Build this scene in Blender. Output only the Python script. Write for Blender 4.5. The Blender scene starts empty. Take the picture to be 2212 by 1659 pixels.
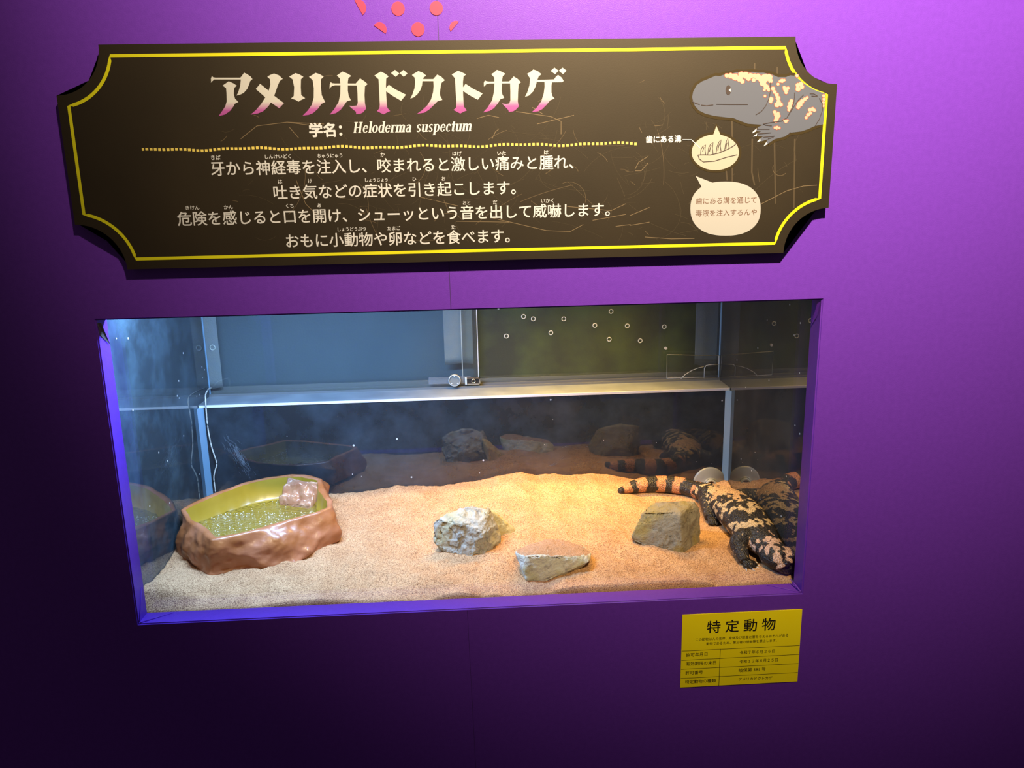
import bpy, bmesh, math, random
import numpy as np
from mathutils import Vector, Matrix, noise
from mathutils.geometry import tessellate_polygon

C = bpy.context.scene.collection
sc = bpy.context.scene

# ------------------------------------------------------------------ camera
# metres; x right along the wall, y into the wall, z up; origin = bottom centre of the viewing opening
F = 1750.0
PITCH, YAW, ROLL = -0.23399, -0.05076, 0.02098
CAM = np.array([0.00306, -0.9568, 0.52589])
def _rot():
    cx, sx = math.cos(PITCH), math.sin(PITCH); cy, sy = math.cos(YAW), math.sin(YAW); cz, sz = math.cos(ROLL), math.sin(ROLL)
    Rx = np.array([[1,0,0],[0,cx,-sx],[0,sx,cx]]); Rz = np.array([[cy,-sy,0],[sy,cy,0],[0,0,1]]); Ry = np.array([[cz,0,sz],[0,1,0],[-sz,0,cz]])
    return Rz @ Rx @ Ry
M = _rot()
cam = bpy.data.cameras.new('camera'); cam.sensor_fit = 'HORIZONTAL'; cam.sensor_width = 36; cam.lens = F/2212*36
cam.clip_start = 0.02
camo = bpy.data.objects.new('camera', cam); C.objects.link(camo)
mw = Matrix.Identity(4)
for i in range(3):
    mw[i][0] = M[i,0]; mw[i][1] = M[i,2]; mw[i][2] = -M[i,1]; mw[i][3] = CAM[i]
camo.matrix_world = mw
sc.camera = camo

# ------------------------------------------------------------------ world, exposure
w = bpy.data.worlds.new('world'); sc.world = w; w.use_nodes = True
w.node_tree.nodes['Background'].inputs[0].default_value = (1.0, 0.70, 0.48, 1)
w.node_tree.nodes['Background'].inputs[1].default_value = 0.08
sc.view_settings.view_transform = 'Standard'; sc.view_settings.look = 'None'
sc.view_settings.exposure = 0.0; sc.view_settings.gamma = 1.0; sc.view_settings.use_curve_mapping = False
sc.cycles.max_bounces = 12; sc.cycles.transparent_max_bounces = 16; sc.cycles.caustics_reflective = False; sc.cycles.caustics_refractive = False

# ------------------------------------------------------------------ lights
def aim(o, p):
    d = Vector(p) - o.location
    o.rotation_euler = d.to_track_quat('-Z', 'Y').to_euler()
def spot(name, loc, to, power, col, size, blend, rad):
    l = bpy.data.lights.new(name, 'SPOT'); l.energy = power; l.color = col; l.spot_size = math.radians(size); l.spot_blend = blend; l.shadow_soft_size = rad
    o = bpy.data.objects.new(name, l); C.objects.link(o); o.location = loc; aim(o, to); return o
def area(name, loc, to, power, col, sx, sy, spread=180):
    l = bpy.data.lights.new(name, 'AREA'); l.energy = power; l.color = col; l.shape = 'RECTANGLE'; l.size = sx; l.size_y = sy; l.spread = math.radians(spread)
    o = bpy.data.objects.new(name, l); C.objects.link(o); o.location = loc; aim(o, to); return o
spot('gallery_spotlight', (0.261, -1.017, 1.489), (0.344, 0, 1.095), 420, (1, 0.70, 0.385), 85, 1.0, 0.03)     # ceiling spot over the sign
area('cool_tank_lamp', (-0.235, 0.10, 0.455), (-0.235, 0.12, 0), 5.9, (0.52, 0.84, 1.38), 0.36, 0.03)           # blue-white strip over the left of the tank
area('warm_tank_lamp', (0.15, 0.31, 0.50), (0.15, 0.29, 0), 1.85, (1, 0.54, 0.095), 0.34, 0.04, 80)          # basking lamp over the middle

# ------------------------------------------------------------------ picture points -> points of the place
def _ray(px, py):
    return M @ np.array([(px-1106)/F, 1, -(py-829.5)/F])
def on_y(px, py, y):
    d = _ray(px, py); return CAM + d*((y-CAM[1])/d[1])
def on_z(px, py, z):
    d = _ray(px, py); return CAM + d*((z-CAM[2])/d[2])
def on_tilt(px, py, a, b, y0=0.1):       # plane z = a + b*(y-y0)
    d = _ray(px, py); t = (a + b*(CAM[1]-y0) - CAM[2])/(d[2]-b*d[1]); return CAM + d*t

# ------------------------------------------------------------------ materials
MATS = {}
def sock(n, *names):
    for k in names:
        if k in n.inputs: return n.inputs[k]
def pmat(name, col, rough=0.5, spec=0.5, metal=0.0, bump=None, vary=None, coat=0.0):
    """bump=(scale, strength, distance); vary=(scale, other colour, low, high)"""
    if name in MATS: return MATS[name]
    m = bpy.data.materials.new(name); m.use_nodes = True; nt = m.node_tree; b = nt.nodes['Principled BSDF']
    b.inputs['Base Color'].default_value = (*col, 1); b.inputs['Roughness'].default_value = rough; b.inputs['Metallic'].default_value = metal
    b.inputs['Specular IOR Level'].default_value = spec; b.inputs['Coat Weight'].default_value = coat
    tc = nt.nodes.new('ShaderNodeTexCoord')
    if vary:
        n = nt.nodes.new('ShaderNodeTexNoise'); n.inputs['Scale'].default_value = vary[0]; n.inputs['Detail'].default_value = 5
        nt.links.new(tc.outputs['Object'], n.inputs['Vector'])
        r = nt.nodes.new('ShaderNodeValToRGB'); r.color_ramp.elements[0].position = vary[2]; r.color_ramp.elements[1].position = vary[3]
        r.color_ramp.elements[0].color = (*col, 1); r.color_ramp.elements[1].color = (*vary[1], 1)
        nt.links.new(n.outputs['Fac'], r.inputs['Fac']); nt.links.new(r.outputs['Color'], b.inputs['Base Color'])
    if bump:
        n = nt.nodes.new('ShaderNodeTexNoise'); n.inputs['Scale'].default_value = bump[0]; n.inputs['Detail'].default_value = 4
        nt.links.new(tc.outputs['Object'], n.inputs['Vector'])
        u = nt.nodes.new('ShaderNodeBump'); u.inputs['Strength'].default_value = bump[1]; u.inputs['Distance'].default_value = bump[2]
        nt.links.new(n.outputs['Fac'], u.inputs['Height']); nt.links.new(u.outputs['Normal'], b.inputs['Normal'])
    MATS[name] = m; return m
def glass_mat(name, tint=(0.95, 0.97, 0.97), refl=1.0, rough=0.0, haze=0.0, hazecol=(0.6,0.65,0.7)):
    """thin clear pane: what lies behind shows through, with a Fresnel reflection and a little dust film"""
    if name in MATS: return MATS[name]
    m = bpy.data.materials.new(name); m.use_nodes = True; nt = m.node_tree; nt.nodes.clear()
    out = nt.nodes.new('ShaderNodeOutputMaterial'); t = nt.nodes.new('ShaderNodeBsdfTransparent'); g = nt.nodes.new('ShaderNodeBsdfGlossy')
    t.inputs[0].default_value = (*tint, 1); g.inputs['Roughness'].default_value = rough; g.inputs[0].default_value = (refl, refl, refl, 1)
    lw = nt.nodes.new('ShaderNodeLayerWeight'); p5 = nt.nodes.new('ShaderNodeMath'); p5.operation = 'POWER'; p5.inputs[1].default_value = 5; nt.links.new(lw.outputs['Facing'], p5.inputs[0])
    f = nt.nodes.new('ShaderNodeMath'); f.operation = 'MULTIPLY_ADD'; f.inputs[1].default_value = 0.95; f.inputs[2].default_value = 0.04; nt.links.new(p5.outputs[0], f.inputs[0])
    lw.inputs['Blend'].default_value = 0.5
    mx = nt.nodes.new('ShaderNodeMixShader'); nt.links.new(f.outputs[0], mx.inputs[0]); nt.links.new(t.outputs[0], mx.inputs[1]); nt.links.new(g.outputs[0], mx.inputs[2])
    last = mx
    if haze > 0:
        d = nt.nodes.new('ShaderNodeBsdfDiffuse'); d.inputs[0].default_value = (*hazecol, 1)
        m2 = nt.nodes.new('ShaderNodeMixShader'); m2.inputs[0].default_value = haze
        nt.links.new(mx.outputs[0], m2.inputs[1]); nt.links.new(d.outputs[0], m2.inputs[2]); last = m2
    nt.links.new(last.outputs[0], out.inputs[0]); MATS[name] = m; return m
def attr_mat(name, rough, spec, scale, strength, dist, kind='VORONOI'):
    """colour from the mesh's own colour pattern, with beads or grain as bump"""
    m = bpy.data.materials.new(name); m.use_nodes = True; nt = m.node_tree; b = nt.nodes['Principled BSDF']
    a = nt.nodes.new('ShaderNodeVertexColor'); a.layer_name = 'pattern'
    b.inputs['Roughness'].default_value = rough; b.inputs['Specular IOR Level'].default_value = spec
    tc = nt.nodes.new('ShaderNodeTexCoord'); v = nt.nodes.new('ShaderNodeTexVoronoi' if kind == 'VORONOI' else 'ShaderNodeTexNoise')
    v.inputs['Scale'].default_value = scale; nt.links.new(tc.outputs['Object'], v.inputs['Vector'])
    u = nt.nodes.new('ShaderNodeBump'); u.inputs['Strength'].default_value = strength; u.inputs['Distance'].default_value = dist; u.invert = True
    nt.links.new(v.outputs['Distance'], u.inputs['Height']); nt.links.new(u.outputs['Normal'], b.inputs['Normal'])
    r = nt.nodes.new('ShaderNodeValToRGB'); r.color_ramp.elements[0].color = (1,1,1,1); r.color_ramp.elements[1].color = (0.25,0.25,0.25,1)
    r.color_ramp.elements[0].position = 0.35; r.color_ramp.elements[1].position = 0.75
    nt.links.new(v.outputs['Distance'], r.inputs['Fac'])
    mx = nt.nodes.new('ShaderNodeMix'); mx.data_type = 'RGBA'; mx.blend_type = 'MULTIPLY'; mx.inputs[0].default_value = 0.75
    nt.links.new(a.outputs['Color'], mx.inputs[6]); nt.links.new(r.outputs['Color'], mx.inputs[7]); nt.links.new(mx.outputs[2], b.inputs['Base Color'])
    return m

# ------------------------------------------------------------------ object helpers
def tag(o, label=None, cat=None, group=None, kind=None):
    if label: o['label'] = label
    if cat: o['category'] = cat
    if group: o['group'] = group
    if kind: o['kind'] = kind
    return o
def thing(name, loc, label, cat, group=None):
    o = bpy.data.objects.new(name, None); o.empty_display_size = 0.02; C.objects.link(o); o.location = loc
    return tag(o, label, cat, group)
def link(name, me, m=None, parent=None, smooth=False):
    """mesh data in world coordinates -> one object; a child keeps its place under its parent"""
    o = bpy.data.objects.new(name, me); C.objects.link(o)
    if m is not None and not me.materials: me.materials.append(m)
    if smooth:
        for p in me.polygons: p.use_smooth = True
    if parent is not None:
        o.parent = parent
        loc = Vector(parent.location); q = parent.parent
        while q is not None: loc += q.location; q = q.parent
        me.transform(Matrix.Translation(-loc))
    return o
def mesh(name, vs, fs, m=None, parent=None, smooth=False):
    me = bpy.data.meshes.new(name); me.from_pydata([tuple(map(float, v)) for v in vs], [], fs); me.update()
    return link(name, me, m, parent, smooth)
def bmobj(name, bm, m=None, parent=None, smooth=False, recalc=True):
    if recalc: bmesh.ops.recalc_face_normals(bm, faces=bm.faces)
    me = bpy.data.meshes.new(name); bm.to_mesh(me); bm.free(); return link(name, me, m, parent, smooth)
def origin(o, p):
    """top-level mesh: put its origin at p"""
    o.data.transform(Matrix.Translation(-Vector(p))); o.location = p; return o
def bm_box(bm, x0, x1, y0, y1, z0, z1, bev=0):
    r = bmesh.ops.create_cube(bm, size=1)
    for v in r['verts']:
        v.co = Vector(((x0+x1)/2 + v.co.x*(x1-x0), (y0+y1)/2 + v.co.y*(y1-y0), (z0+z1)/2 + v.co.z*(z1-z0)))
    if bev:
        es = {e for v in r['verts'] for e in v.link_edges}
        bmesh.ops.bevel(bm, geom=list(es), offset=bev, segments=2, affect='EDGES')
def box(name, x0, x1, y0, y1, z0, z1, m, parent=None, bev=0):
    bm = bmesh.new(); bm_box(bm, x0, x1, y0, y1, z0, z1, bev); return bmobj(name, bm, m, parent)
def bm_tube(bm, pts, rad, seg=10, squash=None, up=(0,0,1)):
    """swept tube through pts; rad = radii (single or (half width, half height)); closed at both ends"""
    pts = [Vector(p) for p in pts]; n = len(pts); rings = []
    for i, p in enumerate(pts):
        t = (pts[min(i+1,n-1)] - pts[max(i-1,0)]).normalized(); u = Vector(up)
        s = t.cross(u)
        if s.length < 1e-4: s = t.cross(Vector((0,1,0)))
        s.normalize(); u2 = s.cross(t).normalized()
        r = rad[i]; rw, rh = r if isinstance(r, (tuple, list)) else (r, r)
        rings.append([bm.verts.new(p + s*rw*math.cos(2*math.pi*k/seg) + u2*rh*math.sin(2*math.pi*k/seg)) for k in range(seg)])
    for a, b in zip(rings, rings[1:]):
        for k in range(seg): bm.faces.new((a[k], a[(k+1)%seg], b[(k+1)%seg], b[k]))
    bm.faces.new(rings[0][::-1]); bm.faces.new(rings[-1])
def tube(name, pts, rad, m, parent=None, seg=8, smooth=True):
    bm = bmesh.new(); bm_tube(bm, pts, rad if isinstance(rad, list) else [rad]*len(pts), seg); return bmobj(name, bm, m, parent, smooth)
def spline(pts, n):
    """Catmull-Rom resample of rows (any dimension)"""
    P = np.array(pts, float); P = np.vstack([2*P[0]-P[1], P, 2*P[-1]-P[-2]]); out = []
    segs = len(P)-3
    for i in range(n):
        t = i/(n-1)*segs; k = min(int(t), segs-1); t -= k; a, b, c, d = P[k:k+4]
        out.append(0.5*((2*b)+(-a+c)*t+(2*a-5*b+4*c-d)*t*t+(-a+3*b-3*c+d)*t**3))
    return np.array(out)
def fbm(p, oct=4):
    return noise.fractal(Vector(p), 1.0, 2.0, oct)

# ------------------------------------------------------------------ the setting
WL, WR = -0.43, 0.43           # the opening
WH = 0.38967
RD = 0.028                     # depth of its reveal
def wall_material():
    m = pmat('purple_wallpaper', (0.120, 0.034, 0.53), 0.45, 0.30, bump=(900, 0.22, 0.0008), vary=(160, (0.131, 0.037, 0.57), 0.35, 0.7))
    return m
WALL = wall_material()
bm = bmesh.new()
X0, X1, Z0, Z1 = -2.4, 2.4, -0.95, 1.75
def ring(x0, x1, z0, z1, y): return [bm.verts.new((x, y, z)) for x, z in ((x0,z0),(x1,z0),(x1,z1),(x0,z1))]
of_, if_, ib, ob = ring(X0,X1,Z0,Z1,0), ring(WL,WR,0,WH,0), ring(WL,WR,0,WH,RD), ring(X0,X1,Z0,Z1,RD)
edges = []
for k in range(4):
    j = (k+1)%4
    for a, b in ((of_, if_), (if_, ib), (ib, ob), (ob, of_)): bm.faces.new((a[k], a[j], b[j], b[k]))
bm.edges.ensure_lookup_table()
fe = [e for e in bm.edges if all(v in if_ for v in e.verts)]
bmesh.ops.bevel(bm, geom=fe, offset=0.0016, segments=3, affect='EDGES')
wall = tag(bmobj('wall_front', bm, WALL), kind='structure')
tag(box('floor', X0, X1, -2.6, RD, -1.0, -0.95, pmat('dark_floor', (0.03,0.028,0.03), 0.6, vary=(40,(0.04,0.037,0.04),.4,.6))), kind='structure')

# seams of the wallpaper (shallow dark grooves) and its folds in the corners of the opening
SEAM = pmat('wallpaper_seam', (0.05, 0.015, 0.22), 0.6)
for i, (xt, xb) in enumerate(((-0.0242, -0.0090), (0.497, 0.515))):
    for j, (za, zb) in enumerate(((0.733, WH+0.002), (-0.002, -0.36))):
        fx = lambda z: xt + (xb-xt)*(0.73-z)/0.96
        if i == 1 and j == 1: continue
        za2, zb2 = (za+0.4, zb) if j == 0 else (za, zb)
        tw = 0.00045 if i == 0 and j == 0 else 0.00022
        mesh('seam', [(fx(za)-tw, -0.00012, za2), (fx(za)+tw, -0.00012, za2), (fx(zb2)+tw, -0.00012, zb2), (fx(zb2)-tw, -0.00012, zb2)], [(0,1,2,3)], SEAM if i == 0 else pmat('wallpaper_overlap', (0.135,0.040,0.57), 0.45, 0.3), wall)
def fold(p0, p1, nrm, r=0.0011):
    n_ = Vector(nrm)*0.0002
    tube('wallpaper_fold', [Vector(p0)+n_, (Vector(p0)+Vector(p1))/2+n_*2, Vector(p1)+n_], [r, r*0.8, r*0.3], WALL, wall, 8)
fold((WL+0.001,0.002,0.0), (WL+0.035,0.025,0.0), (0,0,1)); fold((WL,0.002,0.002), (WL,0.022,0.040), (1,0,0), 0.0007)
fold((WR-0.001,0.002,0.0), (WR-0.038,0.026,0.0), (0,0,1)); fold((WR-0.001,0.002,0.001), (WR-0.006,0.025,0.008), (0,0,1), 0.0014)
FOLDIN = pmat('wallpaper_back', (0.05,0.045,0.05), 0.7)
mesh('wallpaper_fold', [(WL+0.0006,0.001,WH-0.003),(WL+0.004,0.004,WH-0.004),(WL+0.0012,0.026,WH-0.034),(WL+0.0006,0.004,WH-0.018)], [(0,1,2,3)], FOLDIN, wall)
mesh('wallpaper_fold', [(WR-0.001,0.001,WH-0.002),(WR-0.004,0.004,WH-0.005),(WR-0.0012,0.024,WH-0.036),(WR-0.0008,0.008,WH-0.02)], [(0,1,2,3)], WALL, wall)

# pink dots stuck on the wall above the sign
PINK = pmat('pink_vinyl', (0.40, 0.028, 0.12), 0.45)
def disc(name, cx, cz, r, y, m, cut=None, thick=0.0006):
    """round sticker, or what a straight cut leaves of one; cut = (angle, offset): keeps the side the angle points to"""
    pts = []
    for k in range(48):
        a = 2*math.pi*k/48; x, z = r*math.cos(a), r*math.sin(a)
        if cut:
            ca, sa = math.cos(cut[0]), math.sin(cut[0]); d = x*ca + z*sa - cut[1]*r
            if d < 0: x -= d*ca; z -= d*sa
        pts.append((cx+x, cz+z))
    vs = [(x, y-thick, z) for x, z in pts] + [(x, y, z) for x, z in pts]; n = len(pts)
    fs = [tuple(range(n))] + [(i, n+i, n+(i+1)%n, (i+1)%n) for i in range(n)]
    o = mesh(name, vs, fs, m); return origin(o, (cx, y, cz))
for (px, py, r, cut, lab) in (
    (774, 17, .0085, (math.radians(28), 0.05), 'half pink dot on the purple wall, leftmost of the upper row'),
    (860, 19, .0072, None, 'full round pink dot in the upper row, clear of the wallpaper seam'),
    (942.5, 18, .0072, None, 'full round pink dot in the upper row, crossed by the wallpaper seam'),
    (820.5, 64, .0074, (math.radians(55), 0.0), 'half pink dot just above the black sign, leftmost of the lower row'),
    (903, 63.5, .0072, None, 'full round pink dot in the lower row, just above the black sign'),
    (985, 60, .0070, (math.radians(137), 0.25), 'small cut pink dot above the black sign, right of the wallpaper seam')):
    p = on_y(px, py, 0)
    tag(disc('pink_dot', p[0], p[2], r, -0.0001, PINK, cut), lab, 'wall sticker', 'pink dots on the wall above the sign')

# ------------------------------------------------------------------ flat print helpers
def flat(polys, y, name, m, parent, kind=None):
    """polygons [(x,z)...] as one flat print at depth y"""
    vs, fs = [], []
    for ip, P in enumerate(polys):
        tri = tessellate_polygon([[Vector((x, z, 0)) for x, z in P]])
        b = len(vs); vs += [(x, y-9e-7*(ip % 89), z) for x, z in P]
        for t in tri:
            a, c, d = [P[i] for i in t]
            cr = (c[0]-a[0])*(d[1]-a[1]) - (c[1]-a[1])*(d[0]-a[0])
            fs.append(tuple(b+i for i in (t if cr > 0 else t[::-1])))
    return mesh(name, vs, fs, m, parent)
def stroke(pts, wd, closed=False):
    """polyline -> list of quads of width wd (number or list)"""
    P = [np.array(p, float) for p in pts]
    if closed: P = P + [P[0]]
    n = len(P); L, R = [], []
    for i in range(n):
        if closed: a, b = P[(i-1) % (n-1)], P[(i+1) % (n-1)] if i < n-1 else P[1]
        else: a, b = P[max(i-1,0)], P[min(i+1,n-1)]
        d = b-a; d = d/(np.linalg.norm(d)+1e-12); nn = np.array([-d[1], d[0]])
        ww = wd[i] if isinstance(wd, (list, tuple)) else wd
        L.append(P[i]+nn*ww/2); R.append(P[i]-nn*ww/2)
    return [[tuple(L[i]), tuple(L[i+1]), tuple(R[i+1]), tuple(R[i])] for i in range(n-1)]
def text_line(name, body, x0, x1, zc, y, m, parent, bold=0.0, label=None, squeeze=1.0, fromz=None):
    cu = bpy.data.curves.new('t', 'FONT'); cu.body = body; cu.resolution_u = 3
    o = bpy.data.objects.new('t', cu); C.objects.link(o)
    dg = bpy.context.evaluated_depsgraph_get(); me = bpy.data.meshes.new_from_object(o.evaluated_get(dg))
    bpy.data.objects.remove(o); bpy.data.curves.remove(cu)
    co = np.array([v.co for v in me.vertices]); lo, hi = co.min(0), co.max(0); s = (x1-x0)/(hi[0]-lo[0])
    for v in me.vertices:
        v.co = Vector((x0+(v.co.x-lo[0])*s, y, zc+(v.co.y-(lo[1]+hi[1])/2)*s*squeeze))
    me.materials.clear(); me.name = name
    if bold:                                        # heavier strokes: the same outlines laid side by side
        h = bold*s; b0 = bmesh.new(); b0.from_mesh(me); out = bmesh.new()
        vs_ = [v.co.copy() for v in b0.verts]; fs_ = [[v.index for v in f.verts] for f in b0.faces]; b0.free()
        for q, (ax, az) in enumerate(((0,0),(1,0),(-1,0),(0,1),(0,-1),(.7,.7),(-.7,.7),(.7,-.7),(-.7,-.7))):
            V_ = [out.verts.new(v + Vector((ax*h, -q*1.0e-6, az*h))) for v in vs_]
            for f in fs_: out.faces.new([V_[i] for i in f])
        out.to_mesh(me); out.free()
    ob = link(name, me, m, parent)
    if label: ob['label'] = label
    return ob

# ------------------------------------------------------------------ the black sign
SY = -0.0125                                       # its front face
_k = (-CAM[1]+SY)/(-CAM[1]-0.012)
A2 = 0.42888*_k; SX = CAM[0]+(-0.00383-CAM[0])*_k
ZT, ZB = [CAM[2]+(z-CAM[2])*_k for z in (0.68618, 0.44827)]
def plate(d, R):
    """outline with scooped corners, inset by d, scoops of radius R about the plate's corners"""
    out = []
    for (sx, zc, sz) in ((1, ZT, -1), (1, ZB, 1), (-1, ZB, 1), (-1, ZT, -1)):
        a0 = math.asin(min(1, d/R)); arc = []
        for k in range(17):
            a = a0 + (math.pi/2 - 2*a0)*k/16
            arc.append((SX + sx*(A2 - R*math.cos(a)), zc + sz*R*math.sin(a)))
        if (sx > 0) == (sz > 0): arc = arc[::-1]
        out += arc
    return out
BLACK = pmat('black_board', (0.010, 0.008, 0.005), 0.50, 0.50, bump=(700, 0.05, 0.0004), vary=(9, (0.0145, 0.0115, 0.007), 0.35, 0.7))
CREAM = pmat('cream_print', (0.52, 0.60, 0.76), 0.5)
YEL = pmat('yellow_print', (0.60, 0.66, 0.01), 0.45)
sign = thing('sign', (SX, 0, ZB), 'wide black sign with scooped corners, yellow border and white Japanese writing', 'sign')
op = plate(0, 0.0508*_k); n = len(op)
vs = [(x, SY, z) for x, z in op] + [(x, -0.0005, z) for x, z in op]
me = bpy.data.meshes.new('board'); bmb = bmesh.new(); V = [bmb.verts.new(v) for v in vs]
for i in range(n): bmb.faces.new((V[i], V[(i+1)%n], V[n+(i+1)%n], V[n+i]))
bmb.faces.new(V[:n]); bmb.faces.new(V[n:][::-1])
bmesh.ops.triangulate(bmb, faces=[f for f in bmb.faces if len(f.verts) > 4])
bmobj('board', bmb, BLACK, sign)
flat(stroke(plate(0.0115*_k, 0.0628*_k), 0.0034, True), SY-0.00020, 'border', YEL, sign)
def sp(px, py, lay=1):
    p = on_y(px, py, SY-0.0001*lay); return (p[0], p[2])
# scratches in the board
random.seed(5)
def scratch_set(nn, wmin, wmax):
    S = []
    for i in range(nn):
        px, py = random.gauss(1050, 260), random.gauss(400, 95)
        if random.random() < 0.3: px, py = random.uniform(1350, 1780), random.uniform(150, 520)
        if not (250 < px < 1770 and 120 < py < 540): continue
        a = random.gauss(0.0, 0.55) if random.random() < 0.7 else random.gauss(1.45, 0.4); L = random.choice((12, 18, 30, 45, 80, 120)); k = random.gauss(0, 1.1)/max(L, 40)
        pts = [(px, py)]
        for j in range(8):
            px += L/8*math.cos(a); py += L/8*math.sin(a); a += k*L/8
            pts.append((px, py))
        if any(not (240 < q[0] < 1770 and 120 < q[1] < 540) or abs(q[0]-1000) > 650 and (q[1] < 250 or q[1] > 430) for q in pts): continue
        S += stroke([sp(*q) for q in pts], random.uniform(wmin, wmax)/1800)
    return S
tag(flat(scratch_set(230, 0.5, 0.9), SY-0.000050, 'scratch_marks', pmat('scratch_faint', (0.03, 0.025, 0.016), 0.6), sign), kind='stuff')
tag(flat(scratch_set(70, 0.6, 1.2), SY-0.000070, 'scratch_marks', pmat('scratch_clear', (0.075, 0.06, 0.04), 0.6), sign), kind='stuff')
TRACED = [[(1063,300),(1070,285),(1078,278)], [(1150,172+60),(1172,246)], [(1115,241),(1190,252),(1212,262),(1212,290)], [(1160,268),(1240,249)], [(1030,256),(1055,249),(1078,254)],
          [(1645,440),(1700,412),(1735,402),(1765,400)], [(1360,466),(1403,448)], [(1360,487),(1403,480)], [(1372,365),(1380,350),(1400,338)], [(1372,369),(1385,369),(1400,352)],
          [(1225,446),(1320,455),(1352,440)], [(1280,476),(1352,463)], [(1330,489),(1362,485)], [(1060,470),(1180,498),(1232,500),(1260,485)], [(520,300),(555,272),(620,264),(680,272)],
          [(620,264),(700,268)], [(625,275),(645,298)], [(1393,512),(1450,516),(1500,515)], [(985,478),(1100,480)], [(905,425),(990,445)], [(640,390),(660,440),(690,470)]]
tag(flat([q for t in TRACED for q in stroke([sp(*p) for p in t], 1.1/1800)], SY-0.000080, 'scratch_marks', pmat('scratch_deep', (0.14, 0.115, 0.08), 0.6), sign), kind='stuff')
VERT = [[(1581,255),(1582,300)], [(1582,360),(1582,392)], [(1568,362),(1571,390)], [(1625,300),(1624,372),(1630,400)], [(1673,308),(1674,370),(1675,440)], [(1717,300),(1716,380),(1715,450)], [(1679,145),(1679,170)], [(1630,136),(1630,156)]]
tag(flat([q for t in VERT for q in stroke([sp(*p) for p in t], 3.0/1800)], SY-0.000060, 'scratch_marks', pmat('rub_mark', (0.043, 0.035, 0.024), 0.6), sign), kind='stuff')

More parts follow.
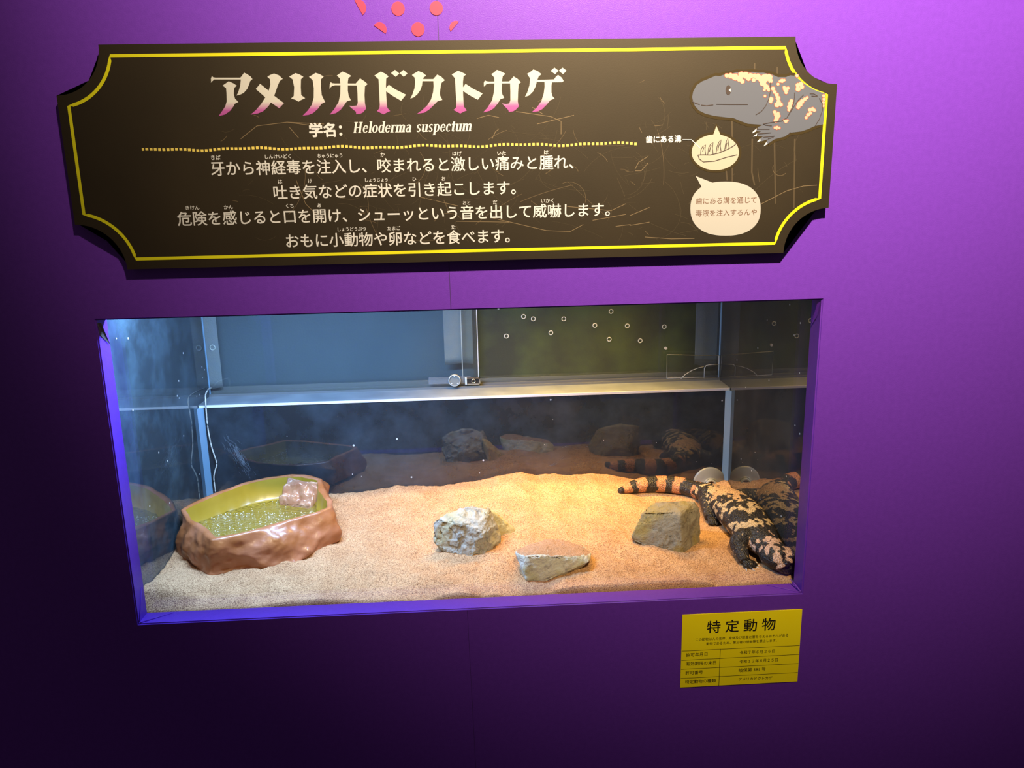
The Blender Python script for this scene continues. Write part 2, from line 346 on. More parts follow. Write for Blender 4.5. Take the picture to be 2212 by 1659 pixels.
# title: nine katakana cut like fangs, cream running to pink
T1 = lambda L: [(420+x/5.267, 120+y/5.267) for x, y in L]
T2 = lambda L: [(820+x/5.267, 120+y/5.267) for x, y in L]
TITLE = [
 ('a', [T1([(185,310),(190,300),(188,260),(198,235),(215,248),(240,252),(522,252),(535,238),(565,195),(600,212),(640,240),(660,268),(635,290),(622,330),(600,380),(560,425),(520,445),(480,455),(500,415),(522,340),(528,272),(225,272),(205,290)]),
        T1([(320,342),(345,325),(390,293),(440,315),(483,343),(455,365),(448,400),(447,440),(462,490),(500,530),(460,548),(440,585),(405,630),(350,670),(275,690),(310,640),(350,580),(368,520),(365,430),(360,370)])]),
 ('me', [T1([(830,242),(860,222),(905,205),(960,225),(1005,265),(970,290),(945,350),(910,450),(880,520),(840,580),(780,635),(720,660),(640,672),(700,620),(760,550),(810,470),(845,400),(865,330),(860,270)]),
         T1([(698,380),(748,322),(845,400),(910,460),(1018,542),(965,600),(870,535),(805,475)])]),
 ('ri', [T1([(1078,240),(1110,222),(1150,200),(1195,215),(1240,242),(1212,270),(1210,360),(1215,450),(1260,485),(1215,505),(1185,525),(1150,505),(1100,487),(1130,460),(1135,360),(1115,270)]),
         T1([(1303,242),(1340,222),(1378,197),(1425,212),(1470,240),(1440,270),(1440,360),(1448,450),(1487,530),(1445,550),(1410,600),(1350,655),(1300,675),(1230,685),(1290,625),(1335,560),(1357,480),(1358,370),(1345,280)])]),
 ('ka', [T1([(1620,228),(1645,210),(1685,182),(1740,205),(1785,232),(1752,255),(1745,300),(1745,400),(1755,460),(1780,508),(1735,520),(1700,570),(1660,620),(1610,655),(1540,672),(1590,610),(1640,530),(1660,440),(1662,330),(1655,260)]),
         T1([(1537,378),(1540,330),(1550,303),(1570,315),(1600,318),(1835,318),(1850,300),(1885,260),(1930,290),(1970,325),(1940,350),(1935,450),(1940,540),(1952,605),(1920,645),(1890,662),(1840,668),(1838,640),(1800,610),(1758,572),(1800,575),(1845,570),(1858,540),(1855,430),(1848,340),(1600,338),(1570,345),(1550,360)])]),
 ('do', [T2([(-59,228),(-25,205),(15,182),(60,205),(103,238),(75,262),(72,340),(75,450),(82,560),(88,595),(120,632),(80,650),(45,670),(5,650),(-30,632),(-2,600),(2,560),(-5,400),(-12,270)]),
         T2([(72,370),(105,332),(180,385),(300,445),(245,515),(150,460),(72,405)]), T2([(130,200),(175,163),(225,205),(183,242)]), T2([(228,200),(272,163),(317,205),(275,242)])]),
 ('ku', [T2([(368,222),(400,200),(440,177),(490,195),(530,228),(500,250),(488,290),(482,340),(465,390),(430,440),(390,475),(350,490),(375,440),(398,370),(405,300),(398,250)]),
         T2([(482,268),(610,268),(655,217),(700,240),(742,280),(705,310),(695,350),(685,430),(690,460),(714,505),(660,520),(620,560),(570,610),(510,650),(425,663),(480,625),(540,570),(585,500),(608,420),(615,350),(612,292),(482,292)])]),
 ('to', [T2([(820,215),(850,200),(890,173),(935,190),(983,215),(955,240),(948,300),(950,450),(958,580),(993,625),(955,640),(918,660),(880,640),(840,620),(872,590),(875,540),(865,400),(858,260)]),
         T2([(947,365),(978,322),(1060,375),(1172,432),(1118,503),(1010,445),(947,400)])]),
 ('ka', [T2([(1270,212),(1300,195),(1335,163),(1385,183),(1432,208),(1400,235),(1392,290),(1388,400),(1395,440),(1418,482),(1375,495),(1345,545),(1300,600),(1250,630),(1178,647),(1230,590),(1280,510),(1300,420),(1308,320),(1305,250)]),
         T2([(1187,355),(1186,310),(1198,283),(1215,293),(1250,297),(1475,295),(1525,238),(1570,265),(1607,305),(1580,325),(1575,420),(1572,520),(1582,580),(1550,615),(1520,635),(1470,643),(1465,620),(1435,590),(1392,545),(1440,552),(1475,545),(1488,510),(1488,400),(1485,317),(1250,318),(1215,325)])]),
 ('ge', [T2([(1678,208),(1710,190),(1750,158),(1800,178),(1840,212),(1808,240),(1790,290),(1775,350),(1745,410),(1700,455),(1655,470),(1680,420),(1705,340),(1712,260)]),
         T2([(1785,278),(1985,272),(2003,245),(2030,220),(2070,250),(2095,290),(2075,303),(1960,305),(1955,340),(1955,420),(1965,460),(1990,488),(1940,510),(1900,560),(1850,610),(1800,635),(1733,643),(1790,590),(1840,520),(1868,430),(1878,350),(1876,300),(1785,300)]),
         T2([(1945,175),(1990,137),(2035,172),(1998,212)]), T2([(2038,172),(2082,137),(2127,172),(2087,212)])])]
def title_material(z0, z1):
    m = bpy.data.materials.new('title_print'); m.use_nodes = True; nt = m.node_tree; b = nt.nodes['Principled BSDF']; b.inputs['Roughness'].default_value = 0.5
    tc = nt.nodes.new('ShaderNodeTexCoord'); s = nt.nodes.new('ShaderNodeSeparateXYZ'); mr = nt.nodes.new('ShaderNodeMapRange')
    mr.inputs[1].default_value = z0; mr.inputs[2].default_value = z1
    r = nt.nodes.new('ShaderNodeValToRGB'); e = r.color_ramp.elements
    e[0].position = 0.0; e[0].color = (0.29,0.055,0.34,1); e[1].position = 0.34; e[1].color = (0.43,0.49,0.58,1)
    x = e.new(0.14); x.color = (0.31,0.075,0.37,1)
    nt.links.new(tc.outputs['Object'], s.inputs[0]); nt.links.new(s.outputs[2], mr.inputs[0]); nt.links.new(mr.outputs[0], r.inputs[0]); nt.links.new(r.outputs[0], b.inputs['Base Color'])
    return m
zt_, zb_ = sp(640, 158, 2)[1], sp(640, 249, 2)[1]
TM = title_material(zb_-ZB, zt_-ZB)
for nm, polys in TITLE:
    flat([[sp(*p, 2) for p in P] for P in polys], SY-0.00020, 'title_letter', TM, sign)

# the Latin name in bold slanted serif letters
def glyphs():
    S = 2.7
    def rect(x0, y0, x1, y1): return [(x0,y0),(x1,y0),(x1,y1),(x0,y1)]
    def arc(cx, cy, rx, ry, a0, a1, tw, th, n=18):
        out, inn = [], []
        for k in range(n+1):
            a = math.radians(a0+(a1-a0)*k/n); out.append((cx+rx*math.cos(a), cy+ry*math.sin(a))); inn.append((cx+(rx-tw)*math.cos(a), cy+(ry-th)*math.sin(a)))
        return [[out[k], out[k+1], inn[k+1], inn[k]] for k in range(n)]
    def stem(x, y0, y1, top=True, bot=True, w_=S):
        r = [rect(x, y0, x+w_, y1)]
        if top: r.append(rect(x-1.0, y1-0.8, x+w_*0.6, y1))
        if bot: r.append(rect(x-0.8, y0, x+w_+0.9, y0+0.8))
        return r
    G = {}
    G['H'] = (12, stem(1,0,14.5)+stem(7.5,0,14.5)+[rect(3,6.7,8,7.7), rect(0,13.7,4.6,14.5), rect(6.6,13.7,11.2,14.5)])
    G['e'] = (7.2, arc(3.6,5,3.6,5.2,20,330,2.2,1.0)+[rect(1.8,5.0,6.6,5.9)])
    G['l'] = (4.2, stem(0.8,0,15))
    G['o'] = (7.8, arc(3.8,5,3.8,5.2,0,360,2.3,0.9,28))
    G['d'] = (8.4, arc(3.7,5,3.7,5.2,60,310,2.3,1.0)+stem(5.0,0,15))
    G['r'] = (6.0, stem(0.6,0,10)+arc(4.6,7.6,2.2,2.5,20,150,1.4,1.3))
    G['m'] = (12.6, stem(0.6,0,10)+stem(5.0,0,8.6,False)+stem(9.4,0,8.6,False)+arc(5.0,7.2,2.7,3.0,0,150,2.2,1.2)+arc(9.4,7.2,2.7,3.0,0,150,2.2,1.2))
    G['a'] = (8.0, arc(3.6,3.0,3.4,3.2,40,330,2.2,0.9)+stem(4.6,0,7.8,False)+arc(4.0,7.2,3.3,3.0,0,160,2.4,1.1))
    G['s'] = (6.4, arc(3.2,7.4,2.9,2.8,20,270,1.9,1.0)+arc(3.0,2.6,2.9,2.8,-160,90,1.9,1.0))
    G['u'] = (8.6, stem(0.6,2.4,10,True,False)+stem(5.2,0,10)+arc(3.3,2.6,2.7,2.8,180,330,2.4,1.2))
    G['p'] = (8.4, stem(0.8,-4.6,10)+arc(4.4,5,3.6,5.2,-120,120,2.3,1.0))
    G['c'] = (6.6, arc(3.6,5,3.6,5.2,50,315,2.3,1.0)+[rect(4.6,7.2,6.4,9.0)])
    G['t'] = (5.4, stem(1.2,0.6,13,False,False)+[rect(0,9.0,5.0,10.0)]+arc(3.4,1.9,2.2,2.1,180,330,1.6,1.0))
    G[' '] = (5.6, [])
    return G
G = glyphs(); pen = 0; polys = []
for ch in 'Heloderma suspectum':
    wd, ps = G[ch]
    for P in ps: polys.append([(pen + x + y*0.20, y) for x, y in P])
    pen += wd + 0.6
l0, r0 = sp(762.5, 287, 2), sp(1020.5, 283.5, 2); sc_ = (r0[0]-l0[0])/(pen+1.2)
flat([[(l0[0]+x*sc_, (l0[1]+r0[1])/2 + y*sc_*0.98) for x, y in P] for P in polys], SY-0.00020, 'latin_name', CREAM, sign)
def st(name, body, xl, xr, yc, m=CREAM, bold=0.0, lay=2, par=None, squeeze=1.0):
    a, b = sp(xl, yc, lay), sp(xr, yc, lay); mid = sp((xl+xr)/2, yc, lay)
    return text_line(name, body, a[0], b[0], mid[1], SY-0.0001*lay, m, par or sign, bold, squeeze=squeeze)
st('name_caption', '学名：', 668.5, 738, 280.5, bold=0.035)
for body, xl, xr, yc in (('牙から神経毒を注入し、咬まれると激しい痛みと腫れ、', 454.5, 1238.4, 357), ('吐き気などの症状を引き起こします。', 590.6, 1113.9, 410.5),
                         ('危険を感じると口を開け、シューッという音を出して威嚇します。', 382, 1317, 462.5), ('おもに小動物や卵などを食べます。', 617.7, 1101, 515)):
    st('text_line', body, xl, xr, yc, bold=0.010)
for body, xl, xr, yc in (('きば',456,476.4,340.2),('しんけいどく',572.5,627.9,338),('ちゅうにゅう',685.5,739.3,336.6),('か',822,831,334),('はげ',977.5,997,331.7),('いた',1074.4,1092.7,330.6),('は',1175.4,1184.4,328.7),
    ('は',600.7,609.3,392.2),('け',665.6,673.7,390.9),('しょうじょう',788.8,837.4,388.6),('ひ',891,898.8,387),('お',954,962.2,385.8),
    ('きけん',401,430.7,448.7),('かん',483.6,503,447.4),('くち',617.7,634,444.7),('あ',685.5,693.4,443.5),('おと',999.8,1015.8,438),('だ',1065,1074,436.8),('いかく',1169,1196,433.5),
    ('しょうどうぶつ',729.6,790.6,494.8),('たまご',837,864.7,492.8),('た',975,984,490.4)):
    st('reading_aid', body, xl, xr, yc, bold=0.012)
sq = []
for k in range(117):
    px = 308 + k*9.18; py = 324.5 - (px-308)*0.0138 + 1.7*math.sin(px/31.0) + 1.0*math.sin(px/13.7+1); h = 2.7 if k else 1.2
    a, b = sp(px-h, py+2.9, 2), sp(px+2.7, py-2.9, 2); sq.append([a, (b[0],a[1]), b, (a[0],b[1])])
flat(sq, SY-0.00020, 'dotted_rule', pmat('pale_yellow_print', (0.62,0.56,0.15), 0.5), sign)

# drawing of the lizard at the right end of the sign
K = lambda x, y: (1360+x/4.148, 130+y/4.148)
def kp(L, lay): return [sp(*K(x, y), lay) for x, y in L]
body_o = [(560,330),(570,280),(600,225),(650,190),(700,170),(735,155),(770,140),(810,143),(850,128),(905,122),(960,108),(1030,112),(1100,105),(1150,113),(1200,112),(1280,130),(1330,152),(1400,152),(1440,136),(1480,140),(1510,165),(1560,205),(1600,232),(1650,262),(1700,282),(1752,297),
          (1748,420),(1736,575),(1660,590),(1600,618),(1540,638),(1440,650),(1390,685),(1300,708),(1240,748),(1222,738),(1238,708),(1180,728),(1163,708),(1198,682),(1150,682),(1138,655),(1180,640),(1138,635),(1150,600),(1195,580),(1060,570),(1000,548),(930,518),(860,512),(760,500),(680,480),(620,450),(585,410),(570,375)]
HALO = pmat('olive_print', (0.03, 0.024, 0.011), 0.5, 0.2); GREY = pmat('grey_print', (0.082, 0.105, 0.175), 0.5, 0.2); LINE = pmat('dark_line_print', (0.045, 0.040, 0.050), 0.5, 0.2)
RED = pmat('red_brown_print', (0.27, 0.085, 0.075), 0.5, 0.2); BLOT = pmat('peach_print', (0.33, 0.32, 0.30), 0.5, 0.2)
drawing = flat([kp(body_o, 3)], SY-0.00030, 'lizard_drawing', GREY, sign)
lefthalf = body_o[:22][:20] 
flat([q for q in stroke(kp(body_o[26:]+body_o[:20], 2), 46/4.148/1780)], SY-0.00020, 'drawing_outline', HALO, drawing)
def blobs(cl, lay, rad):
    out = []
    for cx, cy, r in cl:
        out.append([sp(*K(cx+(r*(1+.06*math.sin(5*2*math.pi*k/30+cx))+rad)*math.cos(2*math.pi*k/30), cy-(r*(1+.06*math.sin(5*2*math.pi*k/30+cx))+rad)*math.sin(2*math.pi*k/30)), lay) for k in range(30)])
    return out
CL = [(870,138,18),(905,140,24),(945,150,30),(985,165,28),(1010,190,20),(1000,130,26),(1040,135,30),(1065,165,20),(1085,140,24),(1112,178,18),(1120,140,20),(1150,150,28),(1180,170,30),(1195,205,28),(1215,160,36),(1250,155,30),(1262,185,20),(1225,240,24),(1248,262,18),(1208,265,12),(1213,322,11),
      (1285,255,18),(1300,285,16),(1268,350,20),(1265,372,14),(1318,310,18),(1330,340,20),(1335,375,20),(1320,400,22),(1355,398,18),(1365,185,18),(1385,180,12),(1330,215,13),(1345,190,10),(1400,262,24),(1385,245,14),(1420,250,14),(1402,290,14),
      (1508,225,20),(1535,215,20),(1545,240,18),(1510,258,22),(1500,140,14),(1450,365,16),(1440,390,20),(1432,420,20),(1428,445,14),(1525,395,24),(1545,370,20),(1570,350,16),(1590,335,12),(1510,420,18),
      (1300,465,16),(1312,490,18),(1330,480,16),(1320,515,20),(1310,540,18),(1340,500,12),(1400,548,15),(1385,538,9),(1415,540,9),(1302,605,11),(1322,600,11),(1340,608,11),(1318,615,8),
      (1615,445,16),(1640,440,18),(1655,450,14),(1600,490,16),(1620,475,14),(1582,515,13),(1740,320,14),(1742,350,14),(1738,380,12),(1736,410,12)]
flat(blobs(CL, 4, 4.5), SY-0.00040, 'blotch_outline', RED, drawing)
flat(blobs(CL, 5, 0), SY-0.00050, 'blotch', BLOT, drawing)
LN = [[(560,370),(590,385),(630,398)],[(640,402),(690,408),(750,400)],[(778,395),(900,397),(1060,397)],[(1260,200),(1262,280),(1250,340),(1220,410),(1180,460),(1130,490)],[(1480,290),(1478,340),(1470,390),(1440,460),(1410,515)],
      [(1560,310),(1510,360),(1470,420),(1410,515)],[(1615,300),(1650,300),(1685,322)],[(1630,320),(1680,325)],[(1700,340),(1728,390),(1728,450),(1700,530),(1665,585)],[(1410,515),(1360,545),(1285,555),(1195,572),(1220,582),(1275,588)],
      [(1140,618),(1255,618)],[(1150,660),(1270,650)],[(1200,690),(1300,680)],[(1440,645),(1425,665)],[(1240,705),(1290,690)]]
flat([q for t in LN for q in stroke(kp(t, 6), 6/4.148/1780)], SY-0.00060, 'drawn_line', LINE, drawing)
eye = [(885+24*math.cos(a), 268+44*math.sin(a)) for a in [2*math.pi*k/24 for k in range(24)]]
flat([kp(eye, 6)], SY-0.00060, 'drawn_eye', LINE, drawing)
flat([kp([(888,268),(905,252),(908,285)], 7)], SY-0.00070, 'eye_glint', CREAM, drawing)
flat([kp(t, 4) for t in ([(1140,610),(1105,640),(1100,655),(1135,636)],[(1140,658),(1105,685),(1140,680)],[(1168,702),(1140,735),(1175,724)],[(1224,735),(1200,772),(1238,750)])], SY-0.00040, 'drawn_claw', CREAM, drawing)

# tooth inset and speech bubble
def ell(cx, cy, rx, ry, p=2.0, n=56):
    out = []
    for k in range(n):
        a = 2*math.pi*k/n; c, s = math.cos(a), math.sin(a)
        out.append((cx+rx*math.copysign(abs(c)**(2/p), c), cy+ry*math.copysign(abs(s)**(2/p), s)))
    return out
PAPER = pmat('pale_cream_print', (0.34, 0.36, 0.37), 0.5); PAPER2 = pmat('ivory_print', (0.345, 0.385, 0.46), 0.5)
inset = flat([kp(ell(768,826,212,160),4), kp([(742,690),(778,588),(825,690)],4)], SY-0.00040, 'tooth_inset', PAPER, sign)
flat([kp(ell(768,826,234,182),2), kp([(722,700),(778,562),(842,700)],2)], SY-0.00020, 'inset_outline', HALO, inset)
TEETH = [[(637,850),(640,800),(655,775),(682,758),(675,800),(682,845)],[(700,848),(708,785),(725,755),(748,735),(742,790),(748,842)],[(775,830),(785,770),(800,735),(820,712),(812,770),(820,818)],[(852,808),(858,760),(868,725),(880,698),(886,750),(893,790)]]
flat([q for t in TEETH for q in stroke(kp(t,5), 6/4.148/1780)], SY-0.00050, 'drawn_line', LINE, inset)
flat([q for t in ([(612,850),(625,885),(660,912),(760,905),(870,870),(965,848)],[(612,850),(660,848),(720,850),(800,832),(880,798),(930,770),(960,745)],[(655,820),(660,795),(668,780)],[(715,820),(722,790),(732,762)],[(790,810),(796,780),(806,745)],[(862,795),(866,765),(872,740)]) for q in stroke(kp(t,5), 7/4.148/1780)], SY-0.00050, 'drawn_line', LINE, inset)
flat([q for q in stroke(kp([(475,713),(555,713),(630,785)],6), 6/4.148/1780)], SY-0.00060, 'leader_line', CREAM, inset)
st('inset_caption', '歯にある溝', 1360+148/4.148, 1360+462/4.148, 130+708/4.148, bold=0.03)
bub = flat([kp(ell(860,1330,315,243,2.35),4), kp([(592,1038),(760,1104),(650,1145)],4)], SY-0.00040, 'speech_bubble', PAPER2, sign)
st('bubble_text', '歯にある溝を通じて', 1360+595/4.148, 1360+1137/4.148, 130+1257/4.148, m=pmat('brown_print',(0.13,0.075,0.06),0.5), bold=0.004, lay=5, par=bub)
st('bubble_text', '毒液を注入するんや', 1360+592/4.148, 1360+1140/4.148, 130+1366/4.148, m=MATS['brown_print'], bold=0.004, lay=5, par=bub)

# ------------------------------------------------------------------ yellow permit label under the opening
LX0, LX1, LZ0, LZ1 = 0.2704, 0.4317, -0.1313, -0.0227
label = thing('permit_label', (LX0, 0, LZ0), 'yellow printed permit label on purple wall below the opening', 'label')
LY = -0.0012
box('plate', LX0, LX1, LY, -0.0001, LZ0, LZ1, pmat('yellow_plate', (0.95, 0.90, 0.008), 0.4, vary=(30,(0.95,0.92,0.012),.4,.6)), label, 0.0003)
INK = pmat('black_ink', (0.012, 0.010, 0.012), 0.5)
LP = lambda x, y: (lambda p: (p[0], p[2]))(on_y(1440+x/6.9125, 1300+y/6.9125, LY-0.0002))
def lt(body, xl, xr, yc, bold=0.0, squeeze=1.0, nm='printed_text'):
    a, b = LP(xl, yc), LP(xr, yc); mid = LP((xl+xr)/2, yc)
    text_line(nm, body, a[0], b[0], mid[1], LY-0.0002, INK, label, bold, squeeze=squeeze)
lt('特 定 動 物', 607, 1622, 355, 0.012, nm='heading')
lt('この動物は人の生命、身体及び財産に害を与えるおそれがある', 438, 1812, 532)
lt('動物であるため、第三者の接触等を禁止します。', 595, 1645, 600)
for body, xl, xr, yc in (('許可年月日', 290, 610, 788), ('有効期限の末日', 290, 738, 917), ('許可番号', 282, 540, 1056), ('特定動物の種類', 278, 735, 1186),
                         ('令和７年６月２６日', 1092, 1615, 747), ('令和１２年６月２５日', 1090, 1660, 878), ('岐保第 591 号', 1078, 1478, 1013), ('アメリカドクトカゲ', 1078, 1578, 1146)):
    lt(body, xl, xr, yc, 0.004)
ql = []
for yl, yr in ((735, 655), (870, 790), (1005, 925), (1140, 1058)):
    zz = (LP(215, yl)[1] + LP(1980, yr)[1])/2; ql += stroke([(LX0+0.0004, zz), (LX1-0.0004, zz)], 0.00055)
xx = LP(797, 850)[0]; ql += stroke([(xx, LP(797, 706)[1]), (xx, LZ0+0.0003)], 0.00065)
flat(ql, LY-0.0002, 'ruled_line', INK, label)

# ------------------------------------------------------------------ the tank behind the opening
TL_, TR_, TF, TB = -0.443, 0.4365, 0.037, 0.345        # inner faces: left, right, front, lower back
LEDGE_Z, DY = 0.1963, 0.409                              # ledge height, plane of the sliding doors
TOP = 0.60
def dirty_glass(name, base, film, seed):
    """dark-backed glass: mirror reflection, thin dust film with any lamp haze tinted in, water specks"""
    m = bpy.data.materials.new(name); m.use_nodes = True; nt = m.node_tree; b = nt.nodes['Principled BSDF']
    b.inputs['Roughness'].default_value = 0.015; b.inputs['Specular IOR Level'].default_value = 1.0; b.inputs['IOR'].default_value = 1.5
    tc = nt.nodes.new('ShaderNodeTexCoord'); mp = nt.nodes.new('ShaderNodeMapping'); mp.inputs['Location'].default_value = (seed, seed*0.7, seed*1.3)
    nt.links.new(tc.outputs['Object'], mp.inputs['Vector'])
    n = nt.nodes.new('ShaderNodeTexNoise'); n.inputs['Scale'].default_value = 14; n.inputs['Detail'].default_value = 8; n.inputs['Roughness'].default_value = 0.65
    nt.links.new(mp.outputs[0], n.inputs['Vector'])
    r = nt.nodes.new('ShaderNodeValToRGB'); r.color_ramp.elements[0].position = 0.42; r.color_ramp.elements[1].position = 0.75
    r.color_ramp.elements[0].color = (*base, 1); r.color_ramp.elements[1].color = (*film, 1)
    nt.links.new(n.outputs['Fac'], r.inputs['Fac'])
    v = nt.nodes.new('ShaderNodeTexVoronoi'); v.inputs['Scale'].default_value = 42; nt.links.new(mp.outputs[0], v.inputs['Vector'])
    sx = nt.nodes.new('ShaderNodeSeparateColor'); nt.links.new(v.outputs['Color'], sx.inputs[0])
    thr = nt.nodes.new('ShaderNodeMath'); thr.operation = 'MULTIPLY'; thr.inputs[1].default_value = 0.075; nt.links.new(sx.outputs[0], thr.inputs[0])
    lt_ = nt.nodes.new('ShaderNodeMath'); lt_.operation = 'LESS_THAN'; nt.links.new(v.outputs['Distance'], lt_.inputs[0]); nt.links.new(thr.outputs[0], lt_.inputs[1])
    mx = nt.nodes.new('ShaderNodeMix'); mx.data_type = 'RGBA'; nt.links.new(lt_.outputs[0], mx.inputs[0]); nt.links.new(r.outputs[0], mx.inputs[6]); mx.inputs[7].default_value = (0.75,0.75,0.72,1)
    nt.links.new(mx.outputs[2], b.inputs['Base Color'])
    return m
tank = thing('terrarium', (0, 0.2, -0.03), 'glass terrarium with dark sides seen through the opening in the purple wall', 'terrarium')
GB = dirty_glass('dark_back_glass', (0.018,0.026,0.033), (0.042,0.062,0.082), 3.1); GS = dirty_glass('dark_side_glass', (0.022,0.034,0.044), (0.060,0.105,0.140), 7.7); GS2 = dirty_glass('dark_right_glass', (0.024,0.025,0.025), (0.045,0.046,0.044), 5.2)  # back and left dust films tinted blue, painting in the cool lamp's haze
box('back_pane', TL_-0.006, TR_+0.006, TB, TB+0.006, -0.03, LEDGE_Z-0.004, GB, tank)
box('side_pane', TL_-0.006, TL_, TF, DY+0.07, -0.03, TOP, GS, tank)
box('side_pane', TR_, TR_+0.006, TF, DY+0.07, -0.03, TOP, GS2, tank)
box('base', TL_-0.006, TR_+0.006, TF-0.006, TB+0.006, -0.04, -0.03, pmat('black_plastic', (0.02,0.02,0.02), 0.4), tank)
fp = box('front_pane', TL_-0.006, TR_+0.006, TF-0.006, TF-0.0015, -0.03, TOP, glass_mat('clear_pane', (0.97,0.985,0.985)), tank)
LEDGE = pmat('frosted_ledge', (0.17,0.20,0.225), 0.35, 0.5, vary=(22, (0.25,0.29,0.32), 0.35, 0.7))
box('ledge', TL_, TR_, TB, DY-0.006, LEDGE_Z-0.004, LEDGE_Z, LEDGE, tank)
box('ledge_edge', TL_+0.001, TR_-0.001, TB-0.0012, TB, LEDGE_Z-0.004, LEDGE_Z, pmat('white_edge', (0.85,0.86,0.84), 0.35), tank)
TRK = pmat('grey_track', (0.16,0.17,0.17), 0.35)
for y0, y1, h in ((DY-0.006, DY-0.0035, 0.0035), (DY+0.0045, DY+0.0065, 0.006), (DY+0.0135, DY+0.016, 0.012)):
    box('door_track', TL_, TR_, y0, y1, LEDGE_Z-0.004, LEDGE_Z+h, TRK, tank)
box('track_base', TL_, TR_, DY-0.006, DY+0.05, LEDGE_Z-0.008, LEDGE_Z-0.0035, TRK, tank)
random.seed(11); sq = []
for (ax, ay, bx, by, nn, sprd) in ((484, 940, 534, 1018, 90, 7), (505, 962, 528, 1000, 90, 3.5), (388, 985, 372, 1030, 30, 5), (1180, 1010, 1215, 992, 14, 3), (1190, 968, 1300, 964, 3, 0.6)):
    for _ in range(nn):
        t = random.random(); x = ax+(bx-ax)*t+random.gauss(0, sprd); y = ay+(by-ay)*t+random.gauss(0, sprd*0.6); L_ = random.uniform(3, 15); d = math.atan2(by-ay, bx-ax)+random.gauss(0, .18)
        p, q = on_y(x, y, TB-0.0003), on_y(x+L_*math.cos(d), y+L_*math.sin(d), TB-0.0003)
        if p[0] > TL_+0.012 and q[0] > TL_+0.012: sq += stroke([(p[0], p[2]), (q[0], q[2])], random.uniform(.00012, .00030))
tag(flat(sq, TB-0.0003, 'scrape_marks', pmat('chalky_scrape', (0.17,0.21,0.25), 0.7), tank), kind='stuff')
SIL = pmat('silicone', (0.16,0.30,0.42), 0.3, 0.5)
for sx, xx in ((1, TL_), (-1, TR_)):
    vs = [(xx, TB-0.0085, -0.03), (xx+sx*0.008, TB, -0.03), (xx, TB, -0.03), (xx, TB-0.0085, LEDGE_Z-0.004), (xx+sx*0.008, TB, LEDGE_Z-0.004), (xx, TB, LEDGE_Z-0.004)]
    fs = [(0,1,4,3), (1,2,5,4), (2,0,3,5), (0,2,1), (3,4,5)]
    mesh('silicone_joint', vs, fs if sx > 0 else [f[::-1] for f in fs], SIL, tank)
    zz = 0.0025
    mesh('silicone_joint', [(xx, DY-0.002, LEDGE_Z+zz), (xx+sx*0.0016, DY, LEDGE_Z+zz), (xx, DY, LEDGE_Z+zz), (xx, DY-0.002, TOP-0.02), (xx+sx*0.0016, DY, TOP-0.02), (xx, DY, TOP-0.02)], fs if sx > 0 else [f[::-1] for f in fs], SIL, tank)

# sliding doors, their holes, the lock
CLEAR = glass_mat('clear_acrylic', (0.93,0.95,0.93), 0.9, 0.0, 0.05, (0.30,0.32,0.33)); EDGE = pmat('acrylic_edge', (0.62,0.64,0.62), 0.3)
def door(name, x0, x1, y, lab, side):
    d = thing(name, ((x0+x1)/2, y, LEDGE_Z+0.001), lab, 'sliding door', 'clear sliding doors at the back of the terrarium')
    box('panel', x0, x1, y, y+0.003, LEDGE_Z+0.0005, TOP-0.05, CLEAR, d)
    e = x1 if side > 0 else x0
    box('edge', e-0.0007, e+0.0007, y-0.0002, y+0.0032, LEDGE_Z+0.0005, TOP-0.05, EDGE, d)
    return d
ex1 = on_y(1031.5, 740, DY)[0]; ex2 = on_y(997, 740, DY+0.008)[0]
door('sliding_door', TL_+0.001, ex1, DY, 'clear acrylic sliding door on the left, the one carrying the round lock', 1)
d2 = door('sliding_door', ex2, TR_-0.001, DY+0.009, 'clear acrylic sliding door on the right, drilled with small round air holes', -1)
HOLE = pmat('hole_rim', (0.72,0.74,0.70), 0.3)
def torus(name, c, R, r, m, parent, nu=28, nv=8):
    bm = bmesh.new(); V = [[bm.verts.new((c[0]+(R+r*math.cos(b))*math.cos(a), c[1]+r*math.sin(b), c[2]+(R+r*math.cos(b))*math.sin(a))) for b in [2*math.pi*j/nv for j in range(nv)]] for a in [2*math.pi*i/nu for i in range(nu)]]
    for i in range(nu):
        for j in range(nv): bm.faces.new((V[i][j], V[(i+1)%nu][j], V[(i+1)%nu][(j+1)%nv], V[i][(j+1)%nv]))
    return bmobj(name, bm, m, parent, True)
for px, py in ((1077,663),(1131,684),(1152,689),(1218,689),(1094,726),(1190,719),(1285,703),(1320,673),(1355,704),(1316,733),(1383,736),(1435,706)):
    torus('air_hole', on_y(px, py, DY+0.0085), 0.0034, 0.0007, HOLE, d2)
b = on_y(1438.5, 752.5, DY+0.006)
tag(origin(mesh('door_bumper', *(lambda P: (P, [tuple(range(12)), tuple(range(12,24))[::-1]] + [(i,12+i,12+(i+1)%12,(i+1)%12) for i in range(12)]))([(b[0]+.0026*math.cos(2*math.pi*k/12), b[1], b[2]+.0026*math.sin(2*math.pi*k/12)) for k in range(12)]+[(b[0]+.0026*math.cos(2*math.pi*k/12), b[1]+.003, b[2]+.0026*math.sin(2*math.pi*k/12)) for k in range(12)]), pmat('white_rubber',(0.75,0.75,0.70),0.4)), tuple(b)),
    'tiny white round bumper stuck on the right sliding door', 'bumper')
